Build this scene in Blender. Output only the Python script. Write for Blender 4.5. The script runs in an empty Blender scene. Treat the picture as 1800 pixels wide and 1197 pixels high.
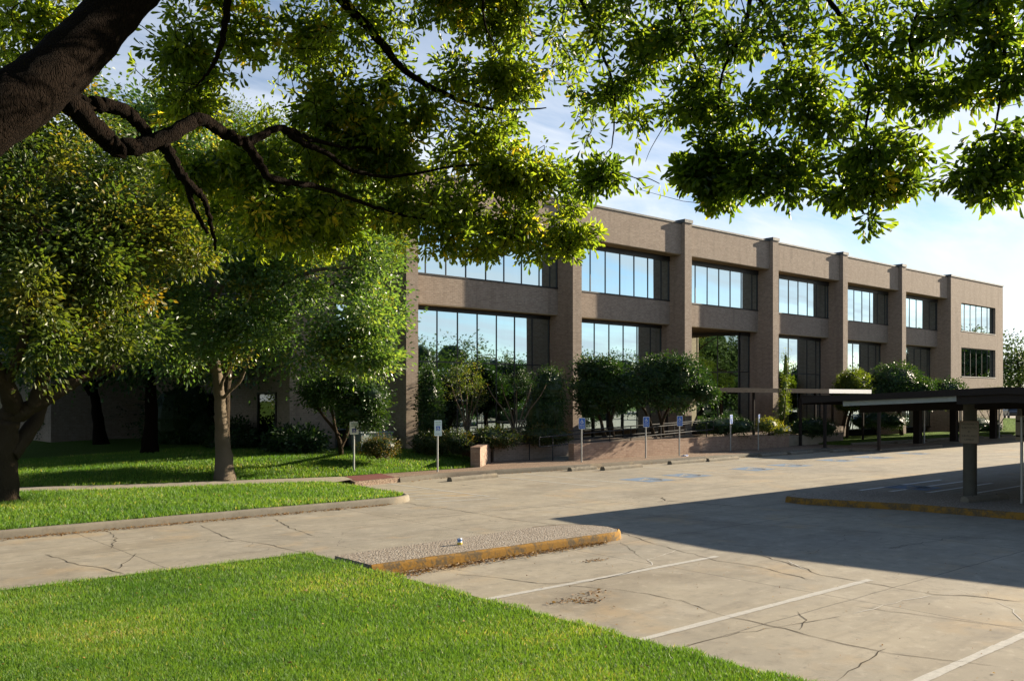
import bpy, bmesh, math, random
import numpy as np
from mathutils import Vector, Matrix

sc = bpy.context.scene
COL = sc.collection
rnd = random.Random(7)
R = math.radians

# ------------------------------------------------------------------ camera measure
F = 1595.0; CX = 900.0; HY = 702.0; H = 2.5
TH = math.atan2(2740 - CX, F)
S_, C_ = math.sin(TH), math.cos(TH)          # facade runs along +x, the lot lies towards -y

def at(px, py, D):
    X = (px - CX) / F * D
    return Vector((X * S_ + D * C_, -X * C_ + D * S_, H - (py - HY) / F * D))
def gr(px, py, z=0.0):
    return at(px, py, (H - z) * F / (py - HY))
def onY(px, py, Y):
    u = (px - CX) / F
    return at(px, py, Y / (-u * C_ + S_))

# ------------------------------------------------------------------ mesh builder
class MB:
    def __init__(self):
        self.v = []; self.f = []; self.n = 0; self.m = []; self.attr = []
    def add(self, v, faces, mi=0, var=None):
        v = np.asarray(v, dtype=np.float32).reshape(-1, 3)
        self.v.append(v)
        fa = np.asarray(faces, dtype=np.int32)
        self.f.append(fa + self.n); self.m.append(mi)
        self.attr.append(np.zeros(len(v), np.float32) if var is None else np.asarray(var, np.float32))
        self.n += len(v)
    def box(self, x0, x1, y0, y1, z0, z1, mi=0):
        v = [(x, y, z) for z in (z0, z1) for y in (y0, y1) for x in (x0, x1)]
        self.add(v, [(0, 2, 3, 1), (4, 5, 7, 6), (0, 1, 5, 4), (2, 6, 7, 3), (0, 4, 6, 2), (1, 3, 7, 5)], mi)
    def obox(self, p, q, w, z0, z1, mi=0):
        """upright box along p->q (2-D), w to the left side"""
        p = Vector(p[:2]); q = Vector(q[:2]); d = (q - p).normalized(); n = Vector((-d.y, d.x)) * w
        c = [p, q, q + n, p + n]
        v = [(a.x, a.y, z0) for a in c] + [(a.x, a.y, z1) for a in c]
        self.add(v, [(3, 2, 1, 0), (4, 5, 6, 7), (0, 1, 5, 4), (1, 2, 6, 5), (2, 3, 7, 6), (3, 0, 4, 7)], mi)
    def prism(self, pts, z0, z1, mi=0):
        n = len(pts)
        zz0 = z0 if hasattr(z0, '__len__') else [z0] * n
        zz1 = z1 if hasattr(z1, '__len__') else [z1] * n
        v = [(p[0], p[1], zz0[i]) for i, p in enumerate(pts)] + [(p[0], p[1], zz1[i]) for i, p in enumerate(pts)]
        self.add(v, [(i, (i + 1) % n, n + (i + 1) % n, n + i) for i in range(n)], mi)
        self.add(v, [tuple(range(n, 2 * n))], mi)
        self.add(v, [tuple(range(n - 1, -1, -1))], mi)
    def quad(self, a, b, c, d, mi=0):
        self.add([a, b, c, d], [(0, 1, 2, 3)], mi)
    def tube(self, pts, rad, seg=8, mi=0, wob=0.0, cap=True):
        P = np.asarray([tuple(p) for p in pts], dtype=np.float64); n = len(P)
        rr = np.full(n, rad, float) if np.isscalar(rad) else np.asarray(rad, float)
        T = np.gradient(P, axis=0); T /= np.linalg.norm(T, axis=1)[:, None] + 1e-9
        a = np.array((0, 0, 1.0)) if abs(T[0][2]) < .9 else np.array((1.0, 0, 0))
        u = np.cross(T[0], a); u /= np.linalg.norm(u)
        ang = np.linspace(0, 2 * math.pi, seg, endpoint=False)
        vs = []
        for i in range(n):
            u = u - T[i] * np.dot(u, T[i]); u /= np.linalg.norm(u) + 1e-9
            w = np.cross(T[i], u)
            r = rr[i] * (1 + wob * np.sin(ang * 3 + i * 1.7) + wob * .7 * np.sin(ang * 5 - i * 2.3)) if wob else rr[i]
            r = np.broadcast_to(r, ang.shape)
            vs.append(P[i] + (np.cos(ang) * r)[:, None] * u + (np.sin(ang) * r)[:, None] * w)
        V = np.concatenate(vs)
        f = []
        for i in range(n - 1):
            for k in range(seg):
                k2 = (k + 1) % seg
                f.append((i * seg + k, i * seg + k2, (i + 1) * seg + k2, (i + 1) * seg + k))
        self.add(V, f, mi)
        if cap:
            self.add(V[-seg:], [tuple(range(seg))], mi)
            self.add(V[:seg], [tuple(range(seg - 1, -1, -1))], mi)
    def cyl(self, x, y, z0, z1, r, seg=12, mi=0):
        self.tube([(x, y, z0), (x, y, z1)], r, seg, mi)
    def build(self, name, mats, parent=None, smooth=False, off=(0, 0, 0), sub=0):
        me = bpy.data.meshes.new(name)
        V = np.concatenate(self.v)
        me.vertices.add(len(V)); me.vertices.foreach_set('co', V.ravel())
        tot = sum(a.size for a in self.f); npoly = sum(len(a) for a in self.f)
        me.loops.add(tot); me.polygons.add(npoly)
        me.loops.foreach_set('vertex_index', np.concatenate([a.ravel() for a in self.f]))
        cnt = np.concatenate([np.full(len(a), a.shape[1], np.int32) for a in self.f])
        st = np.concatenate([[0], np.cumsum(cnt)[:-1]]).astype(np.int32)
        me.polygons.foreach_set('loop_start', st)
        try: me.polygons.foreach_set('loop_total', cnt)
        except Exception: pass
        me.polygons.foreach_set('material_index', np.concatenate([np.full(len(a), m, np.int32) for a, m in zip(self.f, self.m)]))
        at_ = me.attributes.new('var', 'FLOAT', 'POINT')
        at_.data.foreach_set('value', np.concatenate(self.attr))
        me.update(calc_edges=True); me.validate()
        me.polygons.foreach_set('use_smooth', np.full(len(me.polygons), bool(smooth)))
        for m in (mats if isinstance(mats, (list, tuple)) else [mats]): me.materials.append(m)
        o = bpy.data.objects.new(name, me); COL.objects.link(o)
        if parent is not None:
            o.parent = parent
            if 'world' in parent: o.location = tuple(-c for c in parent.location)
        return o

def tag(o, label=None, cat=None, group=None, kind=None):
    if label: o['label'] = label
    if cat: o['category'] = cat
    if group: o['group'] = group
    if kind: o['kind'] = kind
    return o
def thing(name, label, cat, loc=(0, 0, 0), group=None, world=True):
    """Empty at the base of a thing; its parts are modelled in world coordinates when world is set"""
    o = bpy.data.objects.new(name, None); COL.objects.link(o); o.location = loc
    o.empty_display_size = .3
    tag(o, label, cat, group)
    if world: o['world'] = 1
    return o
def struct(o): o['kind'] = 'structure'; return o
def copy_tree(o, parent=None):
    c = o.copy(); COL.objects.link(c)
    if parent is not None: c.parent = parent
    for ch in [x for x in o.children]: copy_tree(ch, c)
    return c
def bevel(o, w, seg=2):
    m = o.modifiers.new('bevel', 'BEVEL'); m.width = w; m.segments = seg; m.limit_method = 'ANGLE'; return o

# ------------------------------------------------------------------ materials
class NT:
    def __init__(self, name):
        self.m = bpy.data.materials.new(name); self.m.use_nodes = True
        self.t = self.m.node_tree; self.t.nodes.clear()
        self.out = self.n('ShaderNodeOutputMaterial')
    def n(self, typ, **kw):
        nd = self.t.nodes.new(typ)
        for k, v in kw.items():
            if k.startswith('i_'):
                key = k[2:]; key = int(key) if key.isdigit() else key.replace('_', ' ')
                s = nd.inputs[key]
                if isinstance(v, bpy.types.NodeSocket): self.t.links.new(v, s)
                else: s.default_value = v
            else: setattr(nd, k, v)
        return nd
    def l(self, a, b): self.t.links.new(a, b)
    def pos(self): return self.n('ShaderNodeTexCoord').outputs['Object']
    def noise(self, vec, scale, detail=4, rough=.55, dist=0.0):
        return self.n('ShaderNodeTexNoise', i_Vector=vec, i_Scale=scale, i_Detail=detail, i_Roughness=rough, i_Distortion=dist).outputs['Fac']
    def ramp(self, fac, stops, interp='LINEAR'):
        nd = self.n('ShaderNodeValToRGB', i_Fac=fac); cr = nd.color_ramp; cr.interpolation = interp
        while len(cr.elements) < len(stops): cr.elements.new(.5)
        for e, (p, c) in zip(cr.elements, stops):
            e.position = p; e.color = (*c, 1) if len(c) == 3 else c
        return nd.outputs['Color']
    def mix(self, fac, a, b, mode='MIX'):
        nd = self.n('ShaderNodeMix', data_type='RGBA', blend_type=mode)
        for s, v in ((nd.inputs[0], fac), (nd.inputs[6], a), (nd.inputs[7], b)):
            if isinstance(v, bpy.types.NodeSocket): self.l(v, s)
            elif hasattr(v, '__len__'): s.default_value = (*v, 1) if len(v) == 3 else v
            else: s.default_value = v
        return nd.outputs[2]
    def math(self, op, a, b=0.0, c=None):
        nd = self.n('ShaderNodeMath', operation=op)
        for i, v in enumerate((a, b) if c is None else (a, b, c)):
            if isinstance(v, bpy.types.NodeSocket): self.l(v, nd.inputs[i])
            else: nd.inputs[i].default_value = v
        return nd.outputs[0]
    def bump(self, h, dist=.01, strength=1.0):
        return self.n('ShaderNodeBump', i_Height=h, i_Distance=dist, i_Strength=strength).outputs['Normal']
    def done(self, base, rough=.8, spec=.3, metal=0.0, normal=None):
        p = self.n('ShaderNodeBsdfPrincipled')
        for k, v in (('Base Color', base), ('Roughness', rough), ('Specular IOR Level', spec), ('Metallic', metal), ('Normal', normal)):
            if v is None: continue
            s = p.inputs[k]
            if isinstance(v, bpy.types.NodeSocket): self.l(v, s)
            elif hasattr(v, '__len__'): s.default_value = (*v, 1)
            else: s.default_value = v
        self.l(p.outputs[0], self.out.inputs['Surface'])
        return self.m

def mat_plain(name, col, rough=.6, spec=.4, metal=0.0, vary=.12, scale=6.0):
    t = NT(name); p = t.pos()
    n = t.noise(p, scale, 5)
    n2 = t.noise(p, scale * 9, 3)
    c = t.mix(t.math('MULTIPLY', n, vary * 3), col, tuple(x * .55 for x in col))
    c = t.mix(t.math('MULTIPLY', n2, vary), c, tuple(min(1, x * 1.4) for x in col))
    return t.done(c, t.math('MULTIPLY_ADD', n, .25, rough - .1), spec, metal, t.bump(n2, .002))

def mat_brick(name, c1, c2, mortar, bw=.21, bh=.072):
    t = NT(name); p = t.pos()
    sep = t.n('ShaderNodeSeparateXYZ', i_Vector=p)
    g = t.n('ShaderNodeNewGeometry')
    nx = t.math('ABSOLUTE', t.n('ShaderNodeSeparateXYZ', i_Vector=g.outputs['Normal']).outputs[0])
    side = t.math('GREATER_THAN', nx, .7071)
    u = t.math('ADD', t.math('MULTIPLY', sep.outputs[0], t.math('SUBTRACT', 1.0, side)), t.math('MULTIPLY', sep.outputs[1], side))
    vec = t.n('ShaderNodeCombineXYZ', i_0=u, i_1=sep.outputs[2]).outputs[0]
    br = t.n('ShaderNodeTexBrick', i_Vector=vec, i_Scale=1.0, i_Mortar_Size=.006, i_Mortar_Smooth=.2, i_Bias=0.0,
             i_Brick_Width=bw, i_Row_Height=bh, i_Color1=(*c1, 1), i_Color2=(*c2, 1), i_Mortar=(*mortar, 1))
    big = t.noise(p, .35, 5, .6)
    fine = t.noise(p, 40, 2)
    cell = t.n('ShaderNodeTexWhiteNoise', noise_dimensions='2D')
    fl = t.n('ShaderNodeVectorMath', operation='FLOOR')
    t.l(t.n('ShaderNodeVectorMath', operation='MULTIPLY', i_0=vec, i_1=(1 / bw * 2, 1 / bh, 1)).outputs[0], fl.inputs[0]); t.l(fl.outputs[0], cell.inputs['Vector'])
    c = t.mix(t.math('MULTIPLY', cell.outputs['Value'], .38), br.outputs['Color'], tuple(x * .45 for x in c1))
    c = t.mix(t.math('MULTIPLY', big, .5), c, tuple(x * .75 for x in c2))
    c = t.mix(t.math('MULTIPLY', fine, .25), c, tuple(x * 1.5 for x in c1))
    # rain streaks running down
    st = t.noise(t.n('ShaderNodeMapping', i_Vector=p, i_Scale=(1.6, 1.6, .12)).outputs[0], 1.5, 4)
    c = t.mix(t.ramp(st, [(.52, (0, 0, 0)), (.75, (.38, .38, .38))]), c, tuple(x * .5 for x in c1))
    return t.done(c, .85, .2, 0, t.bump(t.math('SUBTRACT', t.math('MULTIPLY', fine, .3), br.outputs['Fac']), .004, .7))

def leaf_mat(name, stops, trans=.45, tgain=1.9, rough=.42, spec=.45):
    t = NT(name)
    var = t.n('ShaderNodeAttribute', attribute_name='var').outputs['Fac']
    col = t.ramp(var, stops)
    pr = t.n('ShaderNodeBsdfPrincipled', i_Base_Color=col, i_Roughness=rough)
    pr.inputs['Specular IOR Level'].default_value = spec
    tc = t.mix(1.0, col, (tgain * 1.15, tgain * 1.1, tgain * .45), 'MULTIPLY')
    tr = t.n('ShaderNodeBsdfTranslucent', i_Color=tc)
    mx = t.n('ShaderNodeMixShader', i_Fac=trans); t.l(pr.outputs[0], mx.inputs[1]); t.l(tr.outputs[0], mx.inputs[2])
    t.l(mx.outputs[0], t.out.inputs['Surface'])
    return t.m

def mat_bark(name, c1, c2, scale=1.0):
    t = NT(name); p = t.pos()
    q = t.n('ShaderNodeMapping', i_Vector=p, i_Scale=(scale * 1.0, scale * 1.0, scale * .28)).outputs[0]
    n = t.noise(q, 22, 6, .65, .6)
    v = t.n('ShaderNodeTexVoronoi', i_Vector=q, i_Scale=26.0, feature='DISTANCE_TO_EDGE').outputs['Distance']
    big = t.noise(p, 2.5, 4)
    c = t.mix(n, c1, c2); c = t.mix(t.math('MULTIPLY', big, .5), c, tuple(x * .5 for x in c1))
    h = t.math('ADD', n, t.math('MINIMUM', t.math('MULTIPLY', v, 4.0), .6))
    return t.done(c, .95, .06, 0, t.bump(h, .035, 1.0))

def mat_concrete(name, stain=True, joints=True, tone=1.0):
    t = NT(name); p = t.pos()
    big = t.noise(p, .16, 5, .6); mid = t.noise(p, 1.1, 6, .62, .4); fine = t.noise(p, 55, 3); spk = t.noise(p, 160, 2)
    strk = t.noise(t.n('ShaderNodeMapping', i_Vector=p, i_Scale=(.12, 1.4, 1)).outputs[0], 1.2, 5, .6)
    warm = (.355 * tone, .31 * tone, .228 * tone); grey = (.265 * tone, .242 * tone, .195 * tone); pale = (.42 * tone, .378 * tone, .30 * tone)
    c = t.mix(t.ramp(big, [(.36, (0, 0, 0)), (.64, (1, 1, 1))]), warm, grey)
    c = t.mix(t.ramp(strk, [(.45, (0, 0, 0)), (.72, (.75, .75, .75))]), c, grey)
    c = t.mix(t.ramp(mid, [(.5, (0, 0, 0)), (.74, (.6, .6, .6))]), c, pale)
    c = t.mix(t.ramp(mid, [(.25, (.55, .55, .55)), (.42, (0, 0, 0))]), c, tuple(x * .62 for x in grey))
    if stain:
        s1 = t.noise(t.n('ShaderNodeMapping', i_Vector=p, i_Location=(31, 7, 0)).outputs[0], .42, 3, .5, .3)
        c = t.mix(t.ramp(s1, [(.55, (0, 0, 0)), (.72, (.55, .55, .55))]), c, (.16, .13, .09))
        s3 = t.noise(t.n('ShaderNodeMapping', i_Vector=p, i_Location=(9, 17, 0), i_Scale=(.35, 1.6, 1)).outputs[0], 1.1, 6, .68, .5)
        c = t.mix(t.ramp(s3, [(.52, (0, 0, 0)), (.68, (.5, .5, .5))]), c, (.19, .16, .12))
        s2 = t.noise(t.n('ShaderNodeMapping', i_Vector=p, i_Location=(3, 70, 0)).outputs[0], .6, 4, .6)
        c = t.mix(t.ramp(s2, [(.56, (0, 0, 0)), (.7, (.45, .45, .45))]), c, (.46, .32, .16))
    m2 = t.noise(p, 4.2, 8, .72, .3)
    c = t.mix(t.ramp(m2, [(.30, (.6, .6, .6)), (.47, (0, 0, 0))]), c, tuple(x * .55 for x in grey))
    c = t.mix(t.ramp(m2, [(.55, (0, 0, 0)), (.72, (.6, .6, .6))]), c, tuple(x * 1.12 for x in pale))
    c = t.mix(t.math('MULTIPLY', fine, .3), c, tuple(x * .5 for x in warm))
    c = t.mix(t.ramp(spk, [(.63, (0, 0, 0)), (.7, (.45, .45, .45))]), c, (.12, .1, .08))
    h = t.math('ADD', t.math('MULTIPLY', fine, .5), spk)
    if joints:
        wv = t.n('ShaderNodeVectorMath', operation='ADD', i_0=p)
        nz = t.n('ShaderNodeTexNoise', i_Vector=p, i_Scale=1.3, i_Detail=4.0)
        t.l(t.n('ShaderNodeVectorMath', operation='SCALE', i_0=t.n('ShaderNodeVectorMath', operation='SUBTRACT', i_0=nz.outputs['Color'], i_1=(.5, .5, .5)).outputs[0], i_Scale=.9).outputs[0], wv.inputs[1])
        vo = t.n('ShaderNodeTexVoronoi', i_Vector=wv.outputs[0], i_Scale=.2, feature='DISTANCE_TO_EDGE').outputs['Distance']
        ck = t.math('MULTIPLY', t.math('LESS_THAN', vo, .0013), t.ramp(t.noise(p, .33, 3), [(.47, (0, 0, 0)), (.53, (1, 1, 1))]))
        sep = t.n('ShaderNodeSeparateXYZ', i_Vector=p)
        wob = t.math('MULTIPLY', t.math('SUBTRACT', t.noise(p, 2.2, 4), .5), .07)
        def line(coord, off, step, w):
            f = t.math('PINGPONG', t.math('ADD', t.math('ADD', coord, wob), off), step / 2)
            return t.math('LESS_THAN', f, w)
        jx = line(sep.outputs[0], -12.45 + 3 * 50, 5.7, .013)
        jy = line(sep.outputs[1], -15.6 + 4.9 * 30, 4.9, .013)
        j = t.math('MAXIMUM', t.math('MAXIMUM', jx, jy), ck)
        c = t.mix(t.math('MULTIPLY', j, .5), c, (.06, .05, .038))
        h = t.math('SUBTRACT', h, t.math('MULTIPLY', j, 2.0))
    return t.done(c, .86, .25, 0, t.bump(h, .004, .6))

def mat_aggregate(name, c1, c2, c3):
    t = NT(name); p = t.pos()
    v = t.n('ShaderNodeTexVoronoi', i_Vector=p, i_Scale=30.0); v2 = t.n('ShaderNodeTexVoronoi', i_Vector=p, i_Scale=85.0)
    r = t.n('ShaderNodeSeparateColor', i_Color=v.outputs['Color']).outputs[0]
    c = t.ramp(r, [(0.0, c1), (.5, c2), (1.0, c3)])
    c = t.mix(t.ramp(v.outputs['Distance'], [(.35, (0, 0, 0)), (.7, (.8, .8, .8))]), c, tuple(x * .35 for x in c1))
    c = t.mix(t.math('MULTIPLY', t.noise(p, .8, 5), .6), c, tuple(x * .6 for x in c2))
    h = t.math('SUBTRACT', 1.0, v.outputs['Distance'])
    return t.done(c, .8, .3, 0, t.bump(h, .012, 1.0))

def mat_lawn(name):
    t = NT(name); p = t.pos()
    a = t.noise(p, .5, 5, .6); b = t.noise(p, 7, 5, .7); f = t.noise(p, 90, 3, .7)
    c = t.mix(a, (.07, .135, .018), (.11, .19, .026))
    c = t.mix(t.ramp(b, [(.4, (0, 0, 0)), (.7, (.7, .7, .7))]), c, (.13, .18, .03))
    c = t.mix(t.ramp(f, [(.35, (.75, .75, .75)), (.55, (0, 0, 0))]), c, (.02, .04, .007))
    return t.done(c, .95, .05, 0, t.bump(t.math('ADD', b, f), .05, 1.0))

def mat_glass(name, col=(.56, .69, .73)):
    t = NT(name); p = t.pos()
    w = t.noise(p, .55, 2, .4)
    sep = t.n('ShaderNodeSeparateXYZ', i_Vector=p)
    dirt = t.noise(t.n('ShaderNodeMapping', i_Vector=p, i_Scale=(2, 2, .4)).outputs[0], 2.0, 4)
    c = t.mix(t.math('MULTIPLY', dirt, .25), col, tuple(x * .72 for x in col))
    return t.done(c, t.math('MULTIPLY_ADD', dirt, .02, .003), .5, 1.0, t.bump(w, .004, .35))

BRICK = mat_brick('brown_brick', (.250, .192, .148), (.350, .286, .228), (.42, .365, .31))
BRICK_PINK = mat_brick('ramp_brick', (.26, .165, .115), (.38, .275, .205), (.46, .39, .32))
COPING = mat_plain('dark_coping_metal', (.07, .078, .082), .6, .3, .1)
FRAME = mat_plain('bronze_frame', (.018, .019, .02), .4, .4)
SOFFIT = mat_plain('buff_soffit', (.36, .28, .17), .85, .2)
DARK = mat_plain('dark_interior', (.02, .018, .016), .9, .1)
GLASS = mat_glass('mirror_glass')
GLASSD = mat_glass('entrance_glass', (.36, .42, .40))
GLASSDK = mat_glass('dark_glass', (.12, .13, .12))
SILL = mat_plain('pale_sill', (.6, .57, .52), .7, .3)
CONC = mat_concrete('lot_concrete')
CONCP = mat_concrete('path_concrete', False, False, 1.05)
KERB = mat_concrete('kerb_concrete', True, False, .72)
AGG = mat_aggregate('exposed_aggregate', (.26, .205, .15), (.38, .32, .25), (.55, .5, .42))
AGGP = mat_aggregate('pinkish_aggregate', (.25, .16, .105), (.34, .24, .165), (.44, .34, .25))
LAWN = mat_lawn('lawn_soil_green')
WHITEP = mat_plain('worn_white_paint', (.50, .48, .43), .85, .15, 0, .5, 14)
WHITEN = mat_plain('white_paint', (.82, .82, .8), .8, .2, 0, .1, 9)

def mat_worn(name, paint, under, amt=.5):
    t = NT(name); p = t.pos(); a = t.noise(p, 3.0, 6, .7); b = t.noise(p, 22, 4, .7)
    f = t.math('ADD', t.math('MULTIPLY', a, .65), t.math('MULTIPLY', b, .35))
    c = t.mix(t.ramp(f, [(amt, (0, 0, 0)), (amt + .09, (1, 1, 1))]), paint, under)
    c = t.mix(t.math('MULTIPLY', b, .5), c, tuple(x * .4 for x in paint))
    return t.done(c, .88, .2, 0, t.bump(b, .006))
BLUEP = mat_worn('worn_blue_paint', (.17, .25, .36), (.33, .29, .22), .53)
YELLOWP = mat_worn('worn_yellow_paint', (.33, .175, .03), (.12, .095, .06), .48)
BLUES = mat_plain('sign_blue', (.03, .13, .50), .4, .5, 0, .05)
WHITES = mat_plain('sign_white', (.72, .77, .74), .45, .5, 0, .05)
GREENT = mat_plain('sign_green_ink', (.06, .22, .13), .5, .3)
NAVYT = mat_plain('sign_navy', (.02, .045, .28), .5, .3)
GALV = mat_plain('galvanised_post', (.38, .39, .38), .45, .5, .5)
RAIL = mat_plain('dark_handrail', (.022, .025, .028), .6, .3)
STEELD = mat_plain('dark_brown_steel', (.034, .029, .026), .9, .08)
STEELG = mat_plain('grey_green_steel', (.33, .36, .33), .6, .4, 0, .3)
STEEL_SUNLIT = mat_plain('steel_painted_sunlit', (.8, .8, .78), .45, .5)  # pale colour stands in for sunlight on roof edges
COLM = mat_plain('grey_column', (.12, .115, .095), .85, .2, 0, .35, 7)
BEIGE = mat_plain('beige_plate', (.33, .28, .21), .6, .3)
INK = mat_plain('dark_ink', (.06, .045, .035), .6, .3)
TACT = mat_plain('red_brown_paving', (.17, .06, .05), .85, .2, 0, .2)
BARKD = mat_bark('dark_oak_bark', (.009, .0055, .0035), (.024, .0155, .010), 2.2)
BARKL = mat_bark('grey_brown_bark', (.05, .036, .023), (.115, .088, .06), 1.8)
BARKP = mat_bark('pale_smooth_bark', (.21, .165, .115), (.34, .28, .21), 2.4)
CRACK = mat_plain('crack_filler', (.075, .06, .043), .95, .1, 0, .3, 3)
CRACKP = mat_plain('pale_crack', (.55, .52, .46), .9, .1)

L_OAKN = leaf_mat('near_oak_leaf', [(0, (.026, .048, .007)), (.4, (.064, .094, .012)), (.8, (.125, .15, .016)), (1, (.22, .17, .02))], .54, 4.2)
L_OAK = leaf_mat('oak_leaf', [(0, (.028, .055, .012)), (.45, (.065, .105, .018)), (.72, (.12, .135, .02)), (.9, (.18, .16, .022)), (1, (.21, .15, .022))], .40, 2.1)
L_GREEN = leaf_mat('bright_tree_leaf', [(0, (.026, .064, .020)), (.6, (.070, .132, .036)), (.9, (.135, .19, .044)), (1, (.24, .22, .035))], .45, 2.2, .32, .7)
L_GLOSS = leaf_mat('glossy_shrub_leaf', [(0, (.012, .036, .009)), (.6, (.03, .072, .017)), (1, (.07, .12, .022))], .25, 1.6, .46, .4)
L_HEDGE = leaf_mat('hedge_leaf', [(0, (.02, .04, .01)), (.6, (.045, .07, .015)), (1, (.14, .09, .02))], .3, 1.8, .45, .4)
L_YEL = leaf_mat('yellow_green_leaf', [(0, (.05, .08, .01)), (.6, (.10, .14, .014)), (1, (.22, .2, .02))], .42, 2.0)
L_FAR = leaf_mat('far_leaf', [(0, (.025, .05, .014)), (1, (.07, .11, .022))], .3, 1.6, .5, .3)
GRASS = leaf_mat('grass_blade', [(0, (.055, .135, .022)), (.5, (.115, .215, .032)), (.88, (.18, .27, .045)), (.95, (.26, .24, .07)), (1, (.42, .36, .16))], .42, 1.7, .5, .3)
DEAD = leaf_mat('dry_leaf', [(0, (.10, .045, .015)), (.6, (.22, .11, .03)), (1, (.42, .26, .09))], .2, 1.2, .6, .3)

# ------------------------------------------------------------------ foliage tools
def unit(a): return a / (np.linalg.norm(a, axis=1)[:, None] + 1e-9)
LEAF6 = np.array([(0, 0, 0), (.42, .30, .10), (.78, .44, .10), (1, 0, -.06), (.78, -.44, .10), (.42, -.30, .10)])
def add_leaves(mb, P, T, N, L, W, var, fine=False, mi=0):
    n = len(P); T = unit(T); N = N - T * np.sum(N * T, 1)[:, None]; N = unit(N); B = np.cross(N, T)
    L = np.broadcast_to(L, (n,))[:, None, None]; W = np.broadcast_to(W, (n,))[:, None, None]
    t = LEAF6 if fine else np.array([(0, 0, 0), (.55, .5, .08), (1, 0, -.04), (.55, -.5, .08)])
    k = len(t)
    V = P[:, None, :] + T[:, None, :] * (t[None, :, 0:1] * L) + B[:, None, :] * (t[None, :, 1:2] * W) + N[:, None, :] * (t[None, :, 2:3] * L)
    base = np.arange(n)[:, None] * k
    f = np.concatenate([base + np.array([[0, 1, 2, 3]]), base + np.array([[0, 3, 4, 5]])]) if fine else base + np.array([[0, 3, 2, 1]])
    mb.add(V.reshape(-1, 3), f, mi, np.repeat(var, k))

def ell_points(rng, blobs, n, shell=.55):
    """points spread through ellipsoids [(centre, (rx,ry,rz), weight)]"""
    w = np.array([b[2] if len(b) > 2 else b[1][0] * b[1][1] * b[1][2] for b in blobs], float); w /= w.sum()
    idx = rng.choice(len(blobs), n, p=w)
    d = unit(rng.normal(size=(n, 3))); r = (shell + (1 - shell) * rng.random(n)) if shell < 1 else np.ones(n)
    r = r * (0.85 + .3 * rng.random(n))
    c = np.array([tuple(b[0]) for b in blobs])[idx]; s = np.array([tuple(b[1]) for b in blobs])[idx]
    return c + d * r[:, None] * s, d, idx

def lumpy(P, wave, seed):
    """smooth random field used to open gaps in a crown"""
    r = np.random.default_rng(seed); f = np.zeros(len(P))
    for k in range(9):
        d = unit(r.normal(size=(1, 3)))[0] * (2 * math.pi / (wave * r.uniform(.7, 1.5))); f += np.sin(P @ d + r.uniform(0, 6.28))
    return f / 3
def clumps(rng, mb, C, D, per, size, L, W, flat=.6, up=.35, fine=False, yellow=0.0, vbase=.4, nrand=.5):
    n = len(C) * per
    cen = np.repeat(C, per, 0); out = np.repeat(D, per, 0)
    sz = np.repeat(size * (.6 + .8 * rng.random(len(C))), per)
    o = rng.normal(size=(n, 3)) * np.array((1, 1, flat)) * .55 * sz[:, None]
    P = cen + o
    T = unit(o + out * .5 * sz[:, None] + rng.normal(size=(n, 3)) * .35 * sz[:, None]); T[:, 2] -= .15
    N = rng.normal(size=(n, 3)) * nrand; N[:, 2] += up; N += out * .6 + np.repeat(rng.normal(size=(len(C), 3)) * .35, per, 0)
    cv = np.repeat(vbase + .22 * rng.normal(size=len(C)) + (rng.random(len(C)) < yellow) * .45, per)
    var = np.clip(cv + .055 * rng.normal(size=n), 0, 1)
    add_leaves(mb, P, T, N, L * (.7 + .6 * rng.random(n)), W * (.7 + .6 * rng.random(n)), var, fine)

def smooth_path(pts, k=6):
    P = [Vector(p) for p in pts]
    if len(P) < 3: return [P[0].lerp(P[-1], i / k) for i in range(k + 1)]
    out = []
    for i in range(len(P) - 1):
        p0 = P[max(i - 1, 0)]; p1 = P[i]; p2 = P[i + 1]; p3 = P[min(i + 2, len(P) - 1)]
        for j in range(k):
            t = j / k
            out.append(.5 * ((2 * p1) + (p2 - p0) * t + (2 * p0 - 5 * p1 + 4 * p2 - p3) * t * t + (3 * p1 - p0 - 3 * p2 + p3) * t ** 3))
    out.append(P[-1]); return out

def limb(mb, pts, r0, r1, seg=8, k=6, wob=.06, nodes=None, flare=0.0, jit=0.0, rng=None):
    P = smooth_path(pts, k); n = len(P)
    if jit and rng is not None:
        for i in range(1, n - 1): P[i] = P[i] + Vector(rng.normal(size=3) * jit)
    rad = [r0 + (r1 - r0) * (i / (n - 1)) for i in range(n)]
    if flare:
        for i in range(n): rad[i] *= 1 + flare * math.exp(-i / max(1, n * .11))
    mb.tube(P, rad, seg, 0, wob)
    if nodes is not None: nodes += [(tuple(p), r) for p, r in zip(P[n // 4:], rad[n // 4:])]

def twigs(mb, rng, nodes, C, r=.02, seg=4, sag=.08, maxlen=9):
    """grow thin limbs from the skeleton to every clump centre"""
    NP = [n[0] for n in nodes]; NR = [n[1] for n in nodes]
    arr = np.array(NP); d0 = np.array([np.min(np.sum((arr - c) ** 2, 1)) for c in C])
    for i in np.argsort(d0):
        c = C[i]; A = np.array(NP); d = np.sum((A - c) ** 2, 1) + .0; k = int(np.argmin(d))
        L = math.sqrt(d[k])
        if L < .05 or L > maxlen: continue
        a = A[k]; m = (a + c) / 2 + rng.normal(size=3) * L * .13; m[2] += sag * L
        P = smooth_path([a, m, c], 3); ra = min(NR[k] * .75, r * (1 + L * .5))
        rad = np.linspace(max(ra, .004), .0035 if r < .03 else .006, len(P))
        mb.tube(P, rad, seg, 0, 0, False)
        for q, rr in list(zip(P, rad))[2:]: NP.append(tuple(q)); NR.append(float(rr))

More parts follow.
